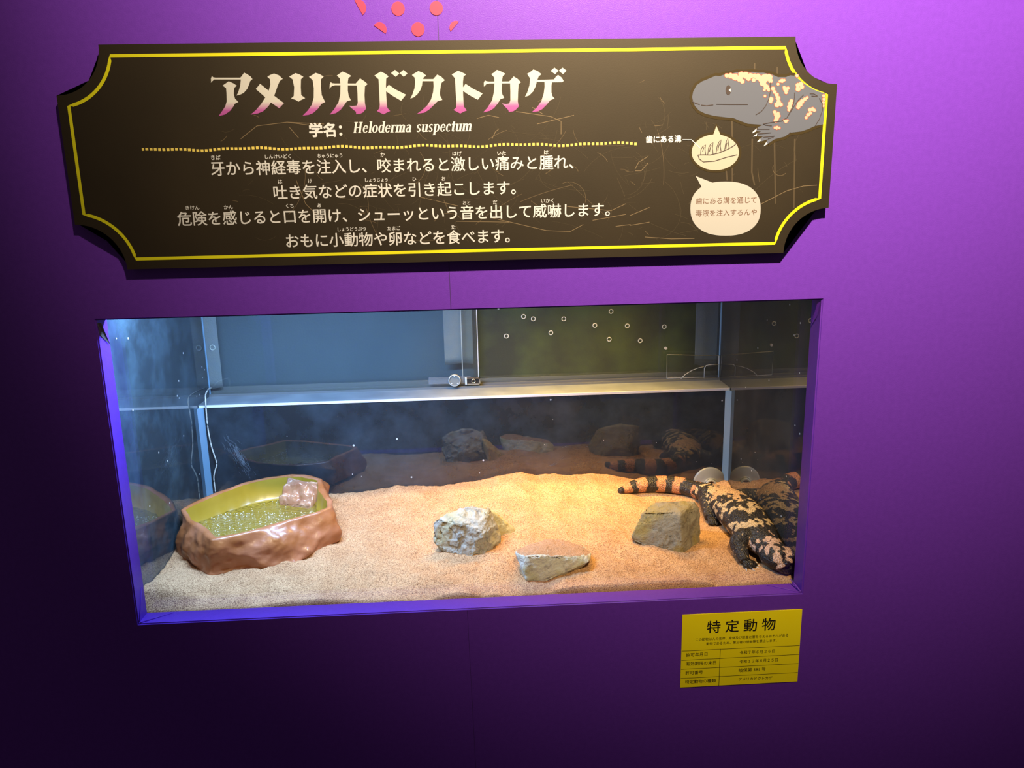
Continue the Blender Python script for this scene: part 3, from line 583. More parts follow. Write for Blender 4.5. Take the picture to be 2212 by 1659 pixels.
# lock: toothed bar, round barrel, metal hook
LKY = DY-0.004
lk = on_y(982, 820, LKY); lock = thing('showcase_lock', tuple(lk), 'small clear and metal ratchet lock on the door edge above the ledge', 'lock')
bl, br = on_y(926, 822, LKY+0.001), on_y(1018, 822, LKY+0.001); tz0, tz1 = on_y(970, 829, LKY)[2], on_y(970, 814.5, LKY)[2]
P = [(bl[0], tz0), (br[0], tz0), (br[0], tz1)]
nt_ = 16; xs = bl[0] + (br[0]-bl[0])*0.2
for k in range(nt_):
    xa = br[0] + (xs-br[0])*k/nt_; xb = br[0] + (xs-br[0])*(k+1)/nt_; P += [(xa, tz1-0.0012), (xb, tz1)]
P += [(bl[0]+0.001, tz1), (bl[0], tz1-0.001)]
bm = bmesh.new(); nP = len(P); V1 = [bm.verts.new((x, LKY, z)) for x, z in P]; V2 = [bm.verts.new((x, LKY+0.002, z)) for x, z in P]
f1 = bm.faces.new(V1); f2 = bm.faces.new(V2[::-1])
for i in range(nP): bm.faces.new((V1[i], V2[i], V2[(i+1)%nP], V1[(i+1)%nP]))
bmesh.ops.triangulate(bm, faces=[f1, f2])
bmobj('toothed_bar', bm, glass_mat('clear_bar', (0.75,0.78,0.80), 1.0, 0.05, 0.22, (0.45,0.48,0.5)), lock)
cx, cz = lk[0], lk[2]; R = 0.0104
bm = bmesh.new(); rings = []
for yy, rr in ((LKY-0.001, R), (LKY-0.007, R), (LKY-0.0082, R*0.93), (LKY-0.0082, R*0.82), (LKY-0.0072, R*0.78)):
    rings.append([bm.verts.new((cx+rr*math.cos(2*math.pi*k/40), yy, cz+rr*math.sin(2*math.pi*k/40))) for k in range(40)])
for a, b2 in zip(rings, rings[1:]):
    for k in range(40): bm.faces.new((a[k], a[(k+1)%40], b2[(k+1)%40], b2[k]))
bm.faces.new(rings[-1]); bm.faces.new(rings[0][::-1])
bmobj('lock_barrel', bm, pmat('lock_plastic', (0.22,0.235,0.22), 0.25, 0.6), lock)
torus('barrel_rim', (cx, LKY-0.0076, cz), R*0.93, 0.0007, HOLE, lock)
for a in (90, 225, 315):
    torus('screw', (cx+R*0.72*math.cos(math.radians(a)), LKY-0.0078, cz+R*0.72*math.sin(math.radians(a))), 0.0008, 0.0005, HOLE, lock, 12, 6)
CH = pmat('bright_metal', (0.75,0.72,0.66), 0.2, metal=1.0)
h0, h1 = on_y(1009, 831, LKY), on_y(1037, 814, LKY)
bm = bmesh.new(); bm_box(bm, h0[0], h1[0], LKY-0.003, LKY, h0[2], h0[2]+0.0022, .0006); bm_box(bm, h0[0], h1[0], LKY-0.003, LKY, h1[2]-0.0024, h1[2], .0006); bm_box(bm, h1[0]-0.0022, h1[0], LKY-0.003, LKY+0.004, h0[2], h1[2], .0006)
bmobj('hook_frame', bm, CH, lock)
box('hook_plate', h0[0], h1[0], LKY-0.001, LKY, h0[2], h1[2], pmat('dark_metal', (0.05,0.045,0.04), 0.4, metal=0.6), lock)
torus('keyhole_ring', (h0[0]+(h1[0]-h0[0])*0.5, LKY-0.0025, (h0[2]+h1[2])/2), 0.0032, 0.0008, CH, lock)
box('hook_collar', h0[0]-0.0032, h0[0]-0.0002, LKY-0.003, LKY+0.001, h0[2]+0.001, h1[2]-0.0005, pmat('pale_plastic', (0.6,0.68,0.72), 0.3), lock)

# clear plate with a cut-out in front of the right door
q0, q1 = on_y(1440, 817, DY-0.003), on_y(1553, 766, DY-0.003)
pl = thing('acrylic_plate', ((q0[0]+q1[0])/2, DY-0.003, LEDGE_Z), 'small clear acrylic plate with cut-out standing at the right door', 'plate')
box('plate_panel', q0[0], q1[0], DY-0.0034, DY-0.0018, LEDGE_Z, q1[2], glass_mat('clear_plate', (0.92,0.93,0.92), 0.8, 0.0, 0.04, (0.3,0.3,0.28)), pl)
W = lambda px, py: on_y(px, py, DY-0.0037)
tube('plate_edge', [W(1440,817), W(1441,766), W(1553,768)], 0.0005, EDGE, pl, 6); tube('plate_edge', [W(1553,768), W(1553,816)], 0.0007, EDGE, pl, 6); tube('plate_edge', [W(1440,817), W(1553,815)], 0.0004, EDGE, pl, 6)
tube('cut_out_edge', [W(1521,817), W(1522,795), W(1525,790), W(1530,788.5), W(1553,787)], 0.0007, EDGE, pl, 6)
tube('cut_out_edge', [W(1471,818), W(1480,809), W(1495,800), W(1508,795), W(1521,792)], 0.0006, EDGE, pl, 6)

# dark cloth behind the doors, and the pale strips hung over its joints
def cloth(name, x0, x1, y, z0, z1, m, lab, cat, amp=0.002, wl=0.05, seed=0, taper=0, group=None, hem=0.0):
    nx, nz = 60, 24; vs, fs = [], []
    for j in range(nz+1):
        for i in range(nx+1):
            u, v = i/nx, j/nz; xx = x0+(x1-x0)*u
            xx += taper*(1-v)*(0.5)
            zz = z0 + (z1-z0)*v + hem*(1-v)*math.sin(u*5+seed)
            vs.append((xx, y + amp*noise.noise(Vector((xx/wl+seed, v*0.6, seed))), zz))
    for j in range(nz):
        for i in range(nx): a = j*(nx+1)+i; fs.append((a, a+1, a+nx+2, a+nx+1))
    o = mesh(name, vs, fs, m, None, True)
    so = o.modifiers.new('thickness', 'SOLIDIFY'); so.thickness = 0.0006; so.offset = 1
    origin(o, ((x0+x1)/2, y, z1)); return tag(o, lab, cat, group)
cloth('backing_cloth', TL_-0.004, 0.012, DY+0.040, LEDGE_Z-0.003, TOP, pmat('blue_grey_cloth', (0.075,0.125,0.165), 0.8, bump=(300,.3,.001), vary=(8,(0.095,0.15,0.19),.35,.7)), 'dark blue-grey cloth hanging behind the left sliding door', 'cloth', 0.003, 0.12, 1)
cloth('backing_cloth', 0.013, TR_+0.004, DY+0.043, LEDGE_Z-0.003, TOP, pmat('olive_cloth', (0.115,0.145,0.016), 0.8, bump=(300,.3,.001), vary=(9,(0.040,0.045,0.012),.4,.62)), 'dark olive cloth hanging behind the right sliding door', 'cloth', 0.006, 0.05, 2)
STRIP = pmat('nonwoven_strip', (0.30,0.32,0.32), 0.8, bump=(500,.5,.001), vary=(60,(0.25,0.29,0.32),.35,.7))
def strip(pxl, pxr, pyb, y, lab, hem=0.0, seed=0, ztop=TOP-0.06):
    a, b = on_y(pxl, pyb, y), on_y(pxr, pyb, y)
    return cloth('cloth_strip', a[0], b[0], y, (a[2]+b[2])/2, ztop, STRIP, lab, 'cloth strip', 0.0012, 0.02, seed, group='pale cloth strips behind the sliding doors', hem=hem)
s1 = strip(448, 482, 838, DY+0.006, 'grey cloth strip with an eyelet in the left corner of the terrarium', 0.0008, 3)
torus('eyelet', on_y(459, 751, DY+0.004), 0.0042, 0.0010, HOLE, s1)
strip(961, 1023, 786, DY+0.018, 'grey cloth strip hanging above the lock in the middle', 0.001, 5)
strip(1500, 1556, 790, DY+0.018, 'grey cloth strip hanging near the right corner of the terrarium', 0.003, 8)

# ------------------------------------------------------------------ sand
FR = [(300,0.0),(560,0.001),(600,.006),(680,.0085),(760,.005),(820,.002),(925,-.002),(960,.006),(990,.0085),(1020,.006),(1040,.001),(1070,.003),(1090,-.001),(1110,-.002),(1150,.002),(1185,.001),(1205,.007),(1240,.009),(1280,.011),(1330,.0095),(1380,.012),(1420,.013),(1480,.012),(1530,.005),(1550,-.001),(1590,.003),(1650,.0035),(1720,.004)]
FX = np.array([on_y(p, 1290, TF)[0] for p, _ in FR]); FZ = np.array([z-0.0048 for _, z in FR])
BX = np.array([-.45,-.40,-.30,-.221,-.135,-.065,.0139,.06,.081,.1125,.1759,.2037,.2597,.3241,.4293,.45]); BZ = np.array([.036,.036,.034,.0333,.043,.0417,.051,.0585,.0615,.0553,.0519,.0558,.0427,.0345,.0332,.033])
def sand_h(x, y, fine=True):
    s = max(0.0, min(1.0, (y-TF)/(TB-TF)))
    f = float(np.interp(x, FX, FZ)); b = float(np.interp(x, BX, BZ))
    fb = f*math.exp(-(y-TF)/0.02) + 0.004*(1-math.exp(-(y-TF)/0.02))
    e = s**0.85
    z = fb*(1-e) + b*e
    z += 0.020*math.exp(-((x+.43)/.05)**2-((y-.058)/.030)**2)*min(1.0, (y-TF)/.014)          # heap in the front left corner
    z += 0.006*math.exp(-((y-0.115)/0.03)**2)*(0.5+0.5*math.sin(x*23+1))*(1 if x > -0.1 else 0.3)
    if fine:
        k = min(1, (y-TF)/0.02+0.15)
        z += k*(0.0042*noise.noise(Vector((x*22, y*30, 1.7))) + 0.0022*noise.noise(Vector((x*60, y*75, 4.2))) + 0.0010*noise.noise(Vector((x*160, y*190, 9))))
    z += 0.0005*noise.noise(Vector((x*420, y*420, 3)))
    return z
nx, ny = 440, 170
xs = np.linspace(TL_+0.0004, TR_-0.0004, nx); ys = TF + (TB-0.0004-TF)*np.linspace(0, 1, ny)
vs = [(x, y, sand_h(x, y)) for y in ys for x in xs]; fs = [(j*nx+i, j*nx+i+1, (j+1)*nx+i+1, (j+1)*nx+i) for j in range(ny-1) for i in range(nx-1)]
b0 = len(vs); bot = -0.029
ringv = [i for i in range(nx)] + [j*nx+nx-1 for j in range(1, ny)] + [(ny-1)*nx+i for i in range(nx-2, -1, -1)] + [j*nx for j in range(ny-2, 0, -1)]
vs += [(vs[i][0], vs[i][1], bot) for i in ringv]; nr = len(ringv)
fs += [(ringv[k], b0+k, b0+(k+1)%nr, ringv[(k+1)%nr]) for k in range(nr)]; fs.append(tuple(b0+k for k in range(nr))[::-1])
def sand_material():
    m = bpy.data.materials.new('sand'); m.use_nodes = True; nt = m.node_tree; b = nt.nodes['Principled BSDF']; b.inputs['Roughness'].default_value = 0.9; b.inputs['Specular IOR Level'].default_value = 0.15
    tc = nt.nodes.new('ShaderNodeTexCoord')
    v = nt.nodes.new('ShaderNodeTexNoise'); v.inputs['Scale'].default_value = 620; v.inputs['Detail'].default_value = 3; v.inputs['Roughness'].default_value = 0.75
    r = nt.nodes.new('ShaderNodeValToRGB'); e = r.color_ramp.elements; e[0].position = 0.34; e[0].color = (0.19,0.09,0.045,1); e[1].position = 0.60; e[1].color = (0.76,0.475,0.255,1)
    x = e.new(0.45); x.color = (0.50,0.285,0.15,1)
    n2 = nt.nodes.new('ShaderNodeTexNoise'); n2.inputs['Scale'].default_value = 28; n2.inputs['Detail'].default_value = 4
    r2 = nt.nodes.new('ShaderNodeValToRGB'); r2.color_ramp.elements[0].color = (0.80,0.72,0.66,1); r2.color_ramp.elements[1].color = (1,1,1,1); r2.color_ramp.elements[0].position = .35; r2.color_ramp.elements[1].position = .6
    mx = nt.nodes.new('ShaderNodeMix'); mx.data_type = 'RGBA'; mx.blend_type = 'MULTIPLY'; mx.inputs[0].default_value = 0.7
    for t in (v, n2): nt.links.new(tc.outputs['Object'], t.inputs['Vector'])
    nt.links.new(v.outputs['Fac'], r.inputs['Fac']); nt.links.new(n2.outputs['Fac'], r2.inputs['Fac']); nt.links.new(r.outputs[0], mx.inputs[6]); nt.links.new(r2.outputs[0], mx.inputs[7]); nt.links.new(mx.outputs[2], b.inputs['Base Color'])
    u = nt.nodes.new('ShaderNodeBump'); u.inputs['Strength'].default_value = 0.9; u.inputs['Distance'].default_value = 0.0022; nt.links.new(v.outputs['Fac'], u.inputs['Height']); nt.links.new(u.outputs['Normal'], b.inputs['Normal'])
    return m
SAND = sand_material()
so = mesh('sand', vs, fs, SAND, None, True)
tag(origin(so, (0, 0.19, bot)), 'bed of pale orange sand covering the terrarium floor', 'sand', kind='stuff')
def sand_hit(px, py):
    z = 0.02
    for _ in range(12):
        p = on_z(px, py, z); z = 0.5*z + 0.5*sand_h(p[0], min(max(p[1], TF), TB), False)
    return on_z(px, py, z)

# ------------------------------------------------------------------ stones
def stone(name, pts, back, seed, m, lab, amp=0.004, cat='stone', levels=4, sharp=1.0):
    """pts: outline and face points (px, py, depth y); back: extra hidden points (x, y, z)"""
    bm = bmesh.new(); P = [Vector(on_y(*p)) for p in pts] + [Vector(b) for b in back]
    for p in P: bm.verts.new(p)
    bmesh.ops.convex_hull(bm, input=bm.verts, use_existing_faces=False)
    loose = [v for v in bm.verts if not v.link_faces]; bmesh.ops.delete(bm, geom=loose, context='VERTS')
    bmesh.ops.bevel(bm, geom=list(bm.edges), offset=0.0016, segments=1, affect='EDGES'); bmesh.ops.triangulate(bm, faces=bm.faces)
    for _ in range(7):
        es = [e for e in bm.edges if e.calc_length() > 0.0022]
        if not es: break
        bmesh.ops.subdivide_edges(bm, edges=es, cuts=1); bmesh.ops.triangulate(bm, faces=[f for f in bm.faces if len(f.verts) > 3])
    bm.normal_update(); mv = []
    for v in bm.verts:
        q = v.co; a = noise.ridged_multi_fractal(q*45+Vector((seed,0,0)), 0.9, 2.1, 5, 1.0, 2.0)
        d = amp*(0.30*fbm(q*28+Vector((0,seed,0)), 5)*sharp + 0.26*(a-1.2)); c = noise.cell(q*90+Vector((seed, seed, 0)) + noise.noise_vector(q*60)*0.8)
        d += amp*0.26*(c-0.5)*(sharp if seed < 5 else 0.45)
        mv.append((v, v.normal*d))
    for v, d in mv: v.co += d
    o = bmobj(name, bm, m, None, False)
    for p in o.data.polygons: p.use_smooth = True
    zs = min(v.co.z for v in o.data.vertices); c = np.mean([list(v.co) for v in o.data.vertices], axis=0)
    origin(o, (c[0], c[1], zs)); return tag(o, lab, cat)
def stone_mat(name, c1, c2, c3, dust=None):
    m = bpy.data.materials.new(name); m.use_nodes = True; nt = m.node_tree; b = nt.nodes['Principled BSDF']; b.inputs['Roughness'].default_value = 0.75; b.inputs['Specular IOR Level'].default_value = 0.3
    tc = nt.nodes.new('ShaderNodeTexCoord'); n = nt.nodes.new('ShaderNodeTexNoise'); n.inputs['Scale'].default_value = 55; n.inputs['Detail'].default_value = 8; n.inputs['Distortion'].default_value = 0.25; n.inputs['Roughness'].default_value = 0.68
    n2 = nt.nodes.new('ShaderNodeTexNoise'); n2.inputs['Scale'].default_value = 24; n2.inputs['Detail'].default_value = 4
    r = nt.nodes.new('ShaderNodeValToRGB'); e = r.color_ramp.elements; e[0].position = .30; e[0].color = (*c3,1); e[1].position = .66; e[1].color = (*c1,1); x = e.new(.45); x.color = (*c1,1)
    for t in (n, n2): nt.links.new(tc.outputs['Object'], t.inputs['Vector'])
    nt.links.new(n.outputs['Fac'], r.inputs['Fac'])
    r2 = nt.nodes.new('ShaderNodeValToRGB'); r2.color_ramp.elements[0].position = .48; r2.color_ramp.elements[1].position = .62; nt.links.new(n2.outputs['Fac'], r2.inputs['Fac'])
    mx = nt.nodes.new('ShaderNodeMix'); mx.data_type = 'RGBA'; nt.links.new(r2.outputs[0], mx.inputs[0]); nt.links.new(r.outputs[0], mx.inputs[6]); mx.inputs[7].default_value = (*c2,1)
    last = mx.outputs[2]
    if dust:      # loose sand lying on the flat top
        g = nt.nodes.new('ShaderNodeNewGeometry'); s = nt.nodes.new('ShaderNodeSeparateXYZ'); nt.links.new(g.outputs['Normal'], s.inputs[0])
        ad = nt.nodes.new('ShaderNodeMath'); ad.operation = 'MULTIPLY_ADD'; ad.inputs[1].default_value = 0.35; nt.links.new(n2.outputs['Fac'], ad.inputs[0]); nt.links.new(s.outputs[2], ad.inputs[2])
        r3 = nt.nodes.new('ShaderNodeValToRGB'); r3.color_ramp.elements[0].position = 0.93; r3.color_ramp.elements[1].position = 1.0; nt.links.new(ad.outputs[0], r3.inputs['Fac'])
        n3 = nt.nodes.new('ShaderNodeTexNoise'); n3.inputs['Scale'].default_value = 620; n3.inputs['Detail'].default_value = 3; nt.links.new(tc.outputs['Object'], n3.inputs['Vector'])
        r4 = nt.nodes.new('ShaderNodeValToRGB'); r4.color_ramp.elements[0].position = .34; r4.color_ramp.elements[0].color = (.34,.19,.10,1); r4.color_ramp.elements[1].position = .62; r4.color_ramp.elements[1].color = (*dust,1); nt.links.new(n3.outputs['Fac'], r4.inputs['Fac'])
        m2 = nt.nodes.new('ShaderNodeMix'); m2.data_type = 'RGBA'; nt.links.new(r3.outputs[0], m2.inputs[0]); nt.links.new(last, m2.inputs[6]); nt.links.new(r4.outputs[0], m2.inputs[7]); last = m2.outputs[2]
    nt.links.new(last, b.inputs['Base Color'])
    u = nt.nodes.new('ShaderNodeBump'); u.inputs['Strength'].default_value = 0.9; u.inputs['Distance'].default_value = 0.006; nt.links.new(n.outputs['Fac'], u.inputs['Height']); nt.links.new(u.outputs['Normal'], b.inputs['Normal'])
    return m
ya = sand_hit(1015, 1205)[1]
stone('stone', [(933,1123,ya+.030),(974,1107,ya+.035),(998,1095,ya+.040),(1055,1093,ya+.045),(1066,1109,ya+.045),(1081,1150,ya+.040),(1083,1181,ya+.030),(1050,1214,ya+.004),(1017,1213,ya+.002),(984,1196,ya+.010),(946,1184,ya+.022),(931,1163,ya+.030),(1000,1130,ya+.012),(1045,1150,ya+.006),(1048,1118,ya+.024)],
      [(-.045,ya+.06,.015),(.035,ya+.065,.015),(.0,ya+.02,-.01),(-.03,ya+.04,-.008),(.03,ya+.04,-.008),(-.02,ya+.065,.045),(.02,ya+.07,.045)], 1.3, stone_mat('pale_stone', (0.44,0.43,0.385), (0.42,0.37,0.23), (0.09,0.075,0.06)), 'pale grey craggy stone standing left in the group on the sand', 0.0065)
yb = ya + .05
stone('stone', [(1050,1098,yb+.01),(1068,1106,yb+.01),(1090,1128,yb+.01),(1110,1140,yb+.012),(1122,1155,yb+.012),(1118,1168,yb+.004),(1085,1182,yb),(1060,1170,yb)],
      [(.06,yb+.03,.02),(.03,yb+.04,.02),(.05,yb+.02,-.005),(.03,yb+.03,.055)], 5.1, stone_mat('yellow_stone', (0.55,0.43,0.17), (0.50,0.42,0.25), (0.30,0.20,0.07)), 'low yellowish stone leaning behind the pale craggy stone', 0.004)
yc = sand_hit(1140, 1252)[1]; yr = sand_hit(1245, 1228)[1]
stone('stone', [(1112,1191,yc+.018),(1134,1177,yc+.036),(1182,1164,yc+.052),(1206,1162,yc+.052),(1257,1177,yc+.046),(1279,1195,yc+.034),(1274,1212,yr-.004),(1244,1231,yr-.006),(1192,1249,yc+.000),(1166,1258,yc-.004),(1138,1257,yc-.004),(1126,1227,yc+.002),(1135,1200,yc+.000),(1185,1204,yc+.004),(1240,1201,yc+.012),(1268,1198,yc+.020)],
      [(.07,yc+.03,-.012),(.15,yc+.06,-.008),(.12,yc+.02,-.012),(.075,yc+.06,.0),(.16,yc+.07,.005),(.11,yc+.08,.0)], 9.4, stone_mat('flat_stone', (0.70,0.71,0.63), (0.58,0.58,0.36), (0.30,0.28,0.28), (.50,.30,.18)), 'flat wedge-shaped stone with sand lying on its top', 0.0035)
yd = sand_hit(1480, 1196)[1]
stone('stone', [(1362,1160,yd+.030),(1374,1132,yd+.032),(1389,1104,yd+.036),(1409,1086,yd+.050),(1465,1080,yd+.050),(1500,1082,yd+.050),(1514,1097,yd+.046),(1515,1149,yd+.036),(1508,1197,yd+.018),(1478,1200,yd),(1456,1187,yd+.004),(1430,1176,yd+.012),(1398,1182,yd+.020),(1372,1170,yd+.028),(1471,1110,yd+.014),(1420,1110,yd+.026),(1470,1165,yd+.004)],
      [(.24,yd+.06,.01),(.31,yd+.07,.01),(.30,yd+.03,-.012),(.25,yd+.05,-.01),(.27,yd+.075,.04),(.30,yd+.075,.045)], 14.2, stone_mat('brown_stone', (0.27,0.235,0.17), (0.30,0.23,0.08), (0.11,0.09,0.06)), 'brownish grey upright stone in front of the lizard', 0.0045)

# ------------------------------------------------------------------ water dish
RIM_A, RIM_B = 0.061, 0.085
rim_px = [(390,1101),(410,1089),(447,1072),(490,1056),(523,1043),(573,1032),(631,1024),(657,1025),(694,1034),(698,1053),(719,1081),(716,1096),(690,1108),(631,1125),(564,1145),(534,1152),(476,1164),(457,1167),(432,1143),(402,1124)]
base_px = [(376,1146),(381,1191),(404,1212),(429,1232),(454,1247),(500,1237),(534,1232),(590,1227),(639,1223),(653,1208),(704,1183),(736,1168),(740,1137)]
rim = [on_tilt(x, y, RIM_A, RIM_B) for x, y in rim_px]
base = [on_tilt(x, y, 0.010, 0.13) for x, y in base_px[1:-1]]
cen = np.mean(rim, axis=0); N = 240
# hidden back of the base, from the rim pushed outwards a little
for p in rim[2:9][::-1]:
    q = np.array(p); q[:2] = cen[:2] + (q[:2]-cen[:2])*1.03; q[1] = min(q[1], TB-0.006); q[2] = 0.010+0.13*(q[1]-0.1); base.append(q)
def polar(poly):
    P = np.array(poly); out = np.zeros((N, 3))
    A = np.array(P); B = np.roll(P, -1, 0)
    for k in range(N):
        a = 2*math.pi*k/N; d = np.array([math.cos(a), math.sin(a)]); best = None
        for p, q in zip(A, B):
            e = q[:2]-p[:2]; det = d[0]*(-e[1]) + d[1]*e[0]
            if abs(det) < 1e-12: continue
            r_ = p[:2]-cen[:2]; t = (r_[0]*(-e[1]) + r_[1]*e[0])/det; s = (d[0]*r_[1]-d[1]*r_[0])/det
            if t > 0 and -1e-6 <= s <= 1+1e-6 and (best is None or t > best[0]): best = (t, p[2]+(q[2]-p[2])*s)
        out[k] = (cen[0]+d[0]*best[0], cen[1]+d[1]*best[0], best[1])
    return out
Rm, Bs = polar(rim), polar(base)
rimz = lambda y: RIM_A + RIM_B*(y-0.1)
L = 26; secs = []
for j in range(L+1):
    t = j/L; S = Bs*(1-t) + Rm*t
    for k in range(N):
        o2 = S[k]-cen; o2[2] = 0; ln = np.linalg.norm(o2); d = o2/ln
        q = Vector(S[k]); bul = 0.005*math.sin(math.pi*t)
        nz = 0.0075*fbm(q*20, 3) + 0.0064*(noise.ridged_multi_fractal(q*15+Vector((4,1,2)), 0.95, 2.0, 3, 1.0, 2.0)-1.2)
        nz += 0.0016*fbm(q*60, 4)
        wgt = min(1, (1-t)*3.2+0.12)*min(1, t*6+0.35)
        S[k] = S[k] + d*(bul + nz*wgt); S[k][2] += 0.0010*noise.noise(q*60)*(t > .95)
        S[k][0] = max(S[k][0], TL_+0.003); S[k][1] = min(S[k][1], TB-0.002)
    secs.append(S)
def inset_ring(off, dz):
    S = secs[-1].copy()
    for k in range(N):
        o2 = Rm[k]-cen; o2[2] = 0; ln = np.linalg.norm(o2); w_ = off*(1+0.35*noise.noise(Vector(Rm[k])*35)); S[k] = cen + o2*(1-w_/ln); S[k][2] = rimz(S[k][1]) + dz
    return S
top_out = secs[-1]; lip = inset_ring(0.004, 0.0012); inn = inset_ring(0.0085, -0.0005)
dish = thing('water_dish', (cen[0], cen[1], 0.012), 'brown rock-look reptile water dish with olive-yellow inside on the sand', 'water dish')
rings = secs + [lip, inn]
vs = [tuple(p) for S in rings for p in S]; fs = [(j*N+k, j*N+(k+1)%N, (j+1)*N+(k+1)%N, (j+1)*N+k) for j in range(len(rings)-1) for k in range(N)]; fs.append(tuple(range(N))[::-1])
DISH = pmat('glazed_rock_brown', (0.35,0.120,0.036), 0.33, 0.5, bump=(70,.35,.003), vary=(30,(0.44,0.175,0.085),.40,.68), coat=0.12)
mesh('rock_body', vs, fs, DISH, dish, True)
w2 = inset_ring(0.013, -0.030); fl = inset_ring(0.022, -0.0345)
WZ = 0.0445
rings = [inn, inset_ring(0.0105,-0.010), w2, fl]; vs = [tuple(p) for S in rings for p in S]; fs = [(j*N+k, j*N+(k+1)%N, (j+1)*N+(k+1)%N, (j+1)*N+k) for j in range(3) for k in range(N)]; fs.append(tuple(3*N+k for k in range(N)))
OLIVE = pmat('olive_glaze', (0.36,0.235,0.020), 0.3, 0.5, vary=(25,(0.40,0.265,0.03),.4,.65))
mesh('basin', vs, fs, OLIVE, dish, True)
# stepped ramp in the far corner of the basin
c00, c10, c01, c11 = [on_tilt(px, py, RIM_A, RIM_B) for px, py in ((620,1033),(690,1040),(598,1092),(668,1100))]
n_ = 34; vs, fs = [], []
lo0, lo1 = on_z(600, 1093, WZ-0.003), on_z(668, 1098, WZ-0.003)
for j in range(n_+1):
    for i in range(n_+1):
        u, v = i/n_, j/n_; a = np.array(c00)*(1-u)+np.array(c10)*u; b = np.array(lo0)*(1-u)+np.array(lo1)*u
        st_ = v + 0.05*math.sin(v*2*math.pi*2.5+3*u); p = a*(1-v)+b*v; p[2] = a[2]*(1-st_)+b[2]*st_
        q = Vector(p); p[2] += (0.0050*fbm(q*70, 4) + 0.0034*(noise.ridged_multi_fractal(q*60, 0.9, 2.0, 3, 1.0, 2.0)-1.2))*(0.35+0.8*min(1, 4*v*(1-v))); p[1] += 0.003*noise.noise(q*80); p[0] += 0.004*noise.noise(q*65+Vector((9,0,0))); vs.append(tuple(p))
fs = [(j*(n_+1)+i, j*(n_+1)+i+1, (j+1)*(n_+1)+i+1, (j+1)*(n_+1)+i) for j in range(n_) for i in range(n_)]
bd = [i for i in range(n_+1)] + [j*(n_+1)+n_ for j in range(1, n_+1)] + [n_*(n_+1)+i for i in range(n_-1, -1, -1)] + [j*(n_+1) for j in range(n_-1, 0, -1)]
b0 = len(vs); vs += [(vs[i][0], vs[i][1], 0.034) for i in bd]
fs += [(bd[k], b0+k, b0+(k+1)%len(bd), bd[(k+1)%len(bd)]) for k in range(len(bd))]
mesh('ramp', vs, fs, pmat('glazed_ramp', (0.36,0.165,0.09), 0.2, 0.7, bump=(120,.4,.002), vary=(60,(0.48,0.28,0.17),.4,.65), coat=0.5), dish, True)
# the water in it
def water_mat():
    m = bpy.data.materials.new('rippled_water'); m.use_nodes = True; nt = m.node_tree; nt.nodes.clear()
    out = nt.nodes.new('ShaderNodeOutputMaterial'); t = nt.nodes.new('ShaderNodeBsdfTransparent'); t.inputs[0].default_value = (0.97,0.97,0.90,1); g = nt.nodes.new('ShaderNodeBsdfGlossy'); g.inputs['Roughness'].default_value = 0.06
    tc = nt.nodes.new('ShaderNodeTexCoord'); n = nt.nodes.new('ShaderNodeTexNoise'); n.inputs['Scale'].default_value = 230; n.inputs['Detail'].default_value = 2.5; nt.links.new(tc.outputs['Object'], n.inputs['Vector'])
    u = nt.nodes.new('ShaderNodeBump'); u.inputs['Strength'].default_value = 1.0; u.inputs['Distance'].default_value = 0.005; nt.links.new(n.outputs['Fac'], u.inputs['Height'])
    f = nt.nodes.new('ShaderNodeFresnel'); f.inputs[0].default_value = 1.33; nt.links.new(u.outputs[0], f.inputs['Normal']); nt.links.new(u.outputs[0], g.inputs['Normal'])
    mx = nt.nodes.new('ShaderNodeMixShader'); nt.links.new(f.outputs[0], mx.inputs[0]); nt.links.new(t.outputs[0], mx.inputs[1]); nt.links.new(g.outputs[0], mx.inputs[2]); nt.links.new(mx.outputs[0], out.inputs[0]); return m
wp = []
for k in range(N):
    a_, b_ = inn[k], w2[k]; t = (a_[2]-WZ)/(a_[2]-b_[2]); t = min(max(t, 0.15), 0.98); p = a_*(1-t)+b_*t; d = p-cen; d[2] = 0
    p = p - d/np.linalg.norm(d)*0.0006; wp.append((p[0], p[1], WZ))
wo = mesh('water', wp, [tuple(range(N))], water_mat(), None); tag(origin(wo, (cen[0], cen[1], WZ)), 'shallow rippled water standing in the brown water dish', 'water')

random.seed(3); bm = bmesh.new()  # white beads added to imitate sparkles of light on the water
for _ in range(420):
    a = random.uniform(0, 2*math.pi); k = int(a/(2*math.pi)*N) % N; t = math.sqrt(random.random())*0.97
    q = np.array(cen)*(1-t) + np.array(wp[k])*t; r_ = random.uniform(0.00035, 0.0010)
    if q[1] > cen[1]+0.035 and random.random() < 0.75: continue
    bmesh.ops.create_icosphere(bm, subdivisions=1, radius=r_, matrix=Matrix.Translation((q[0], q[1], WZ)) @ Matrix.Diagonal((1.3,1,0.6,1)))
tag(bmobj('water_sparkles', bm, pmat('sparkle_white', (0.85,0.85,0.78), 0.15, 0.8), wo, True), kind='stuff')

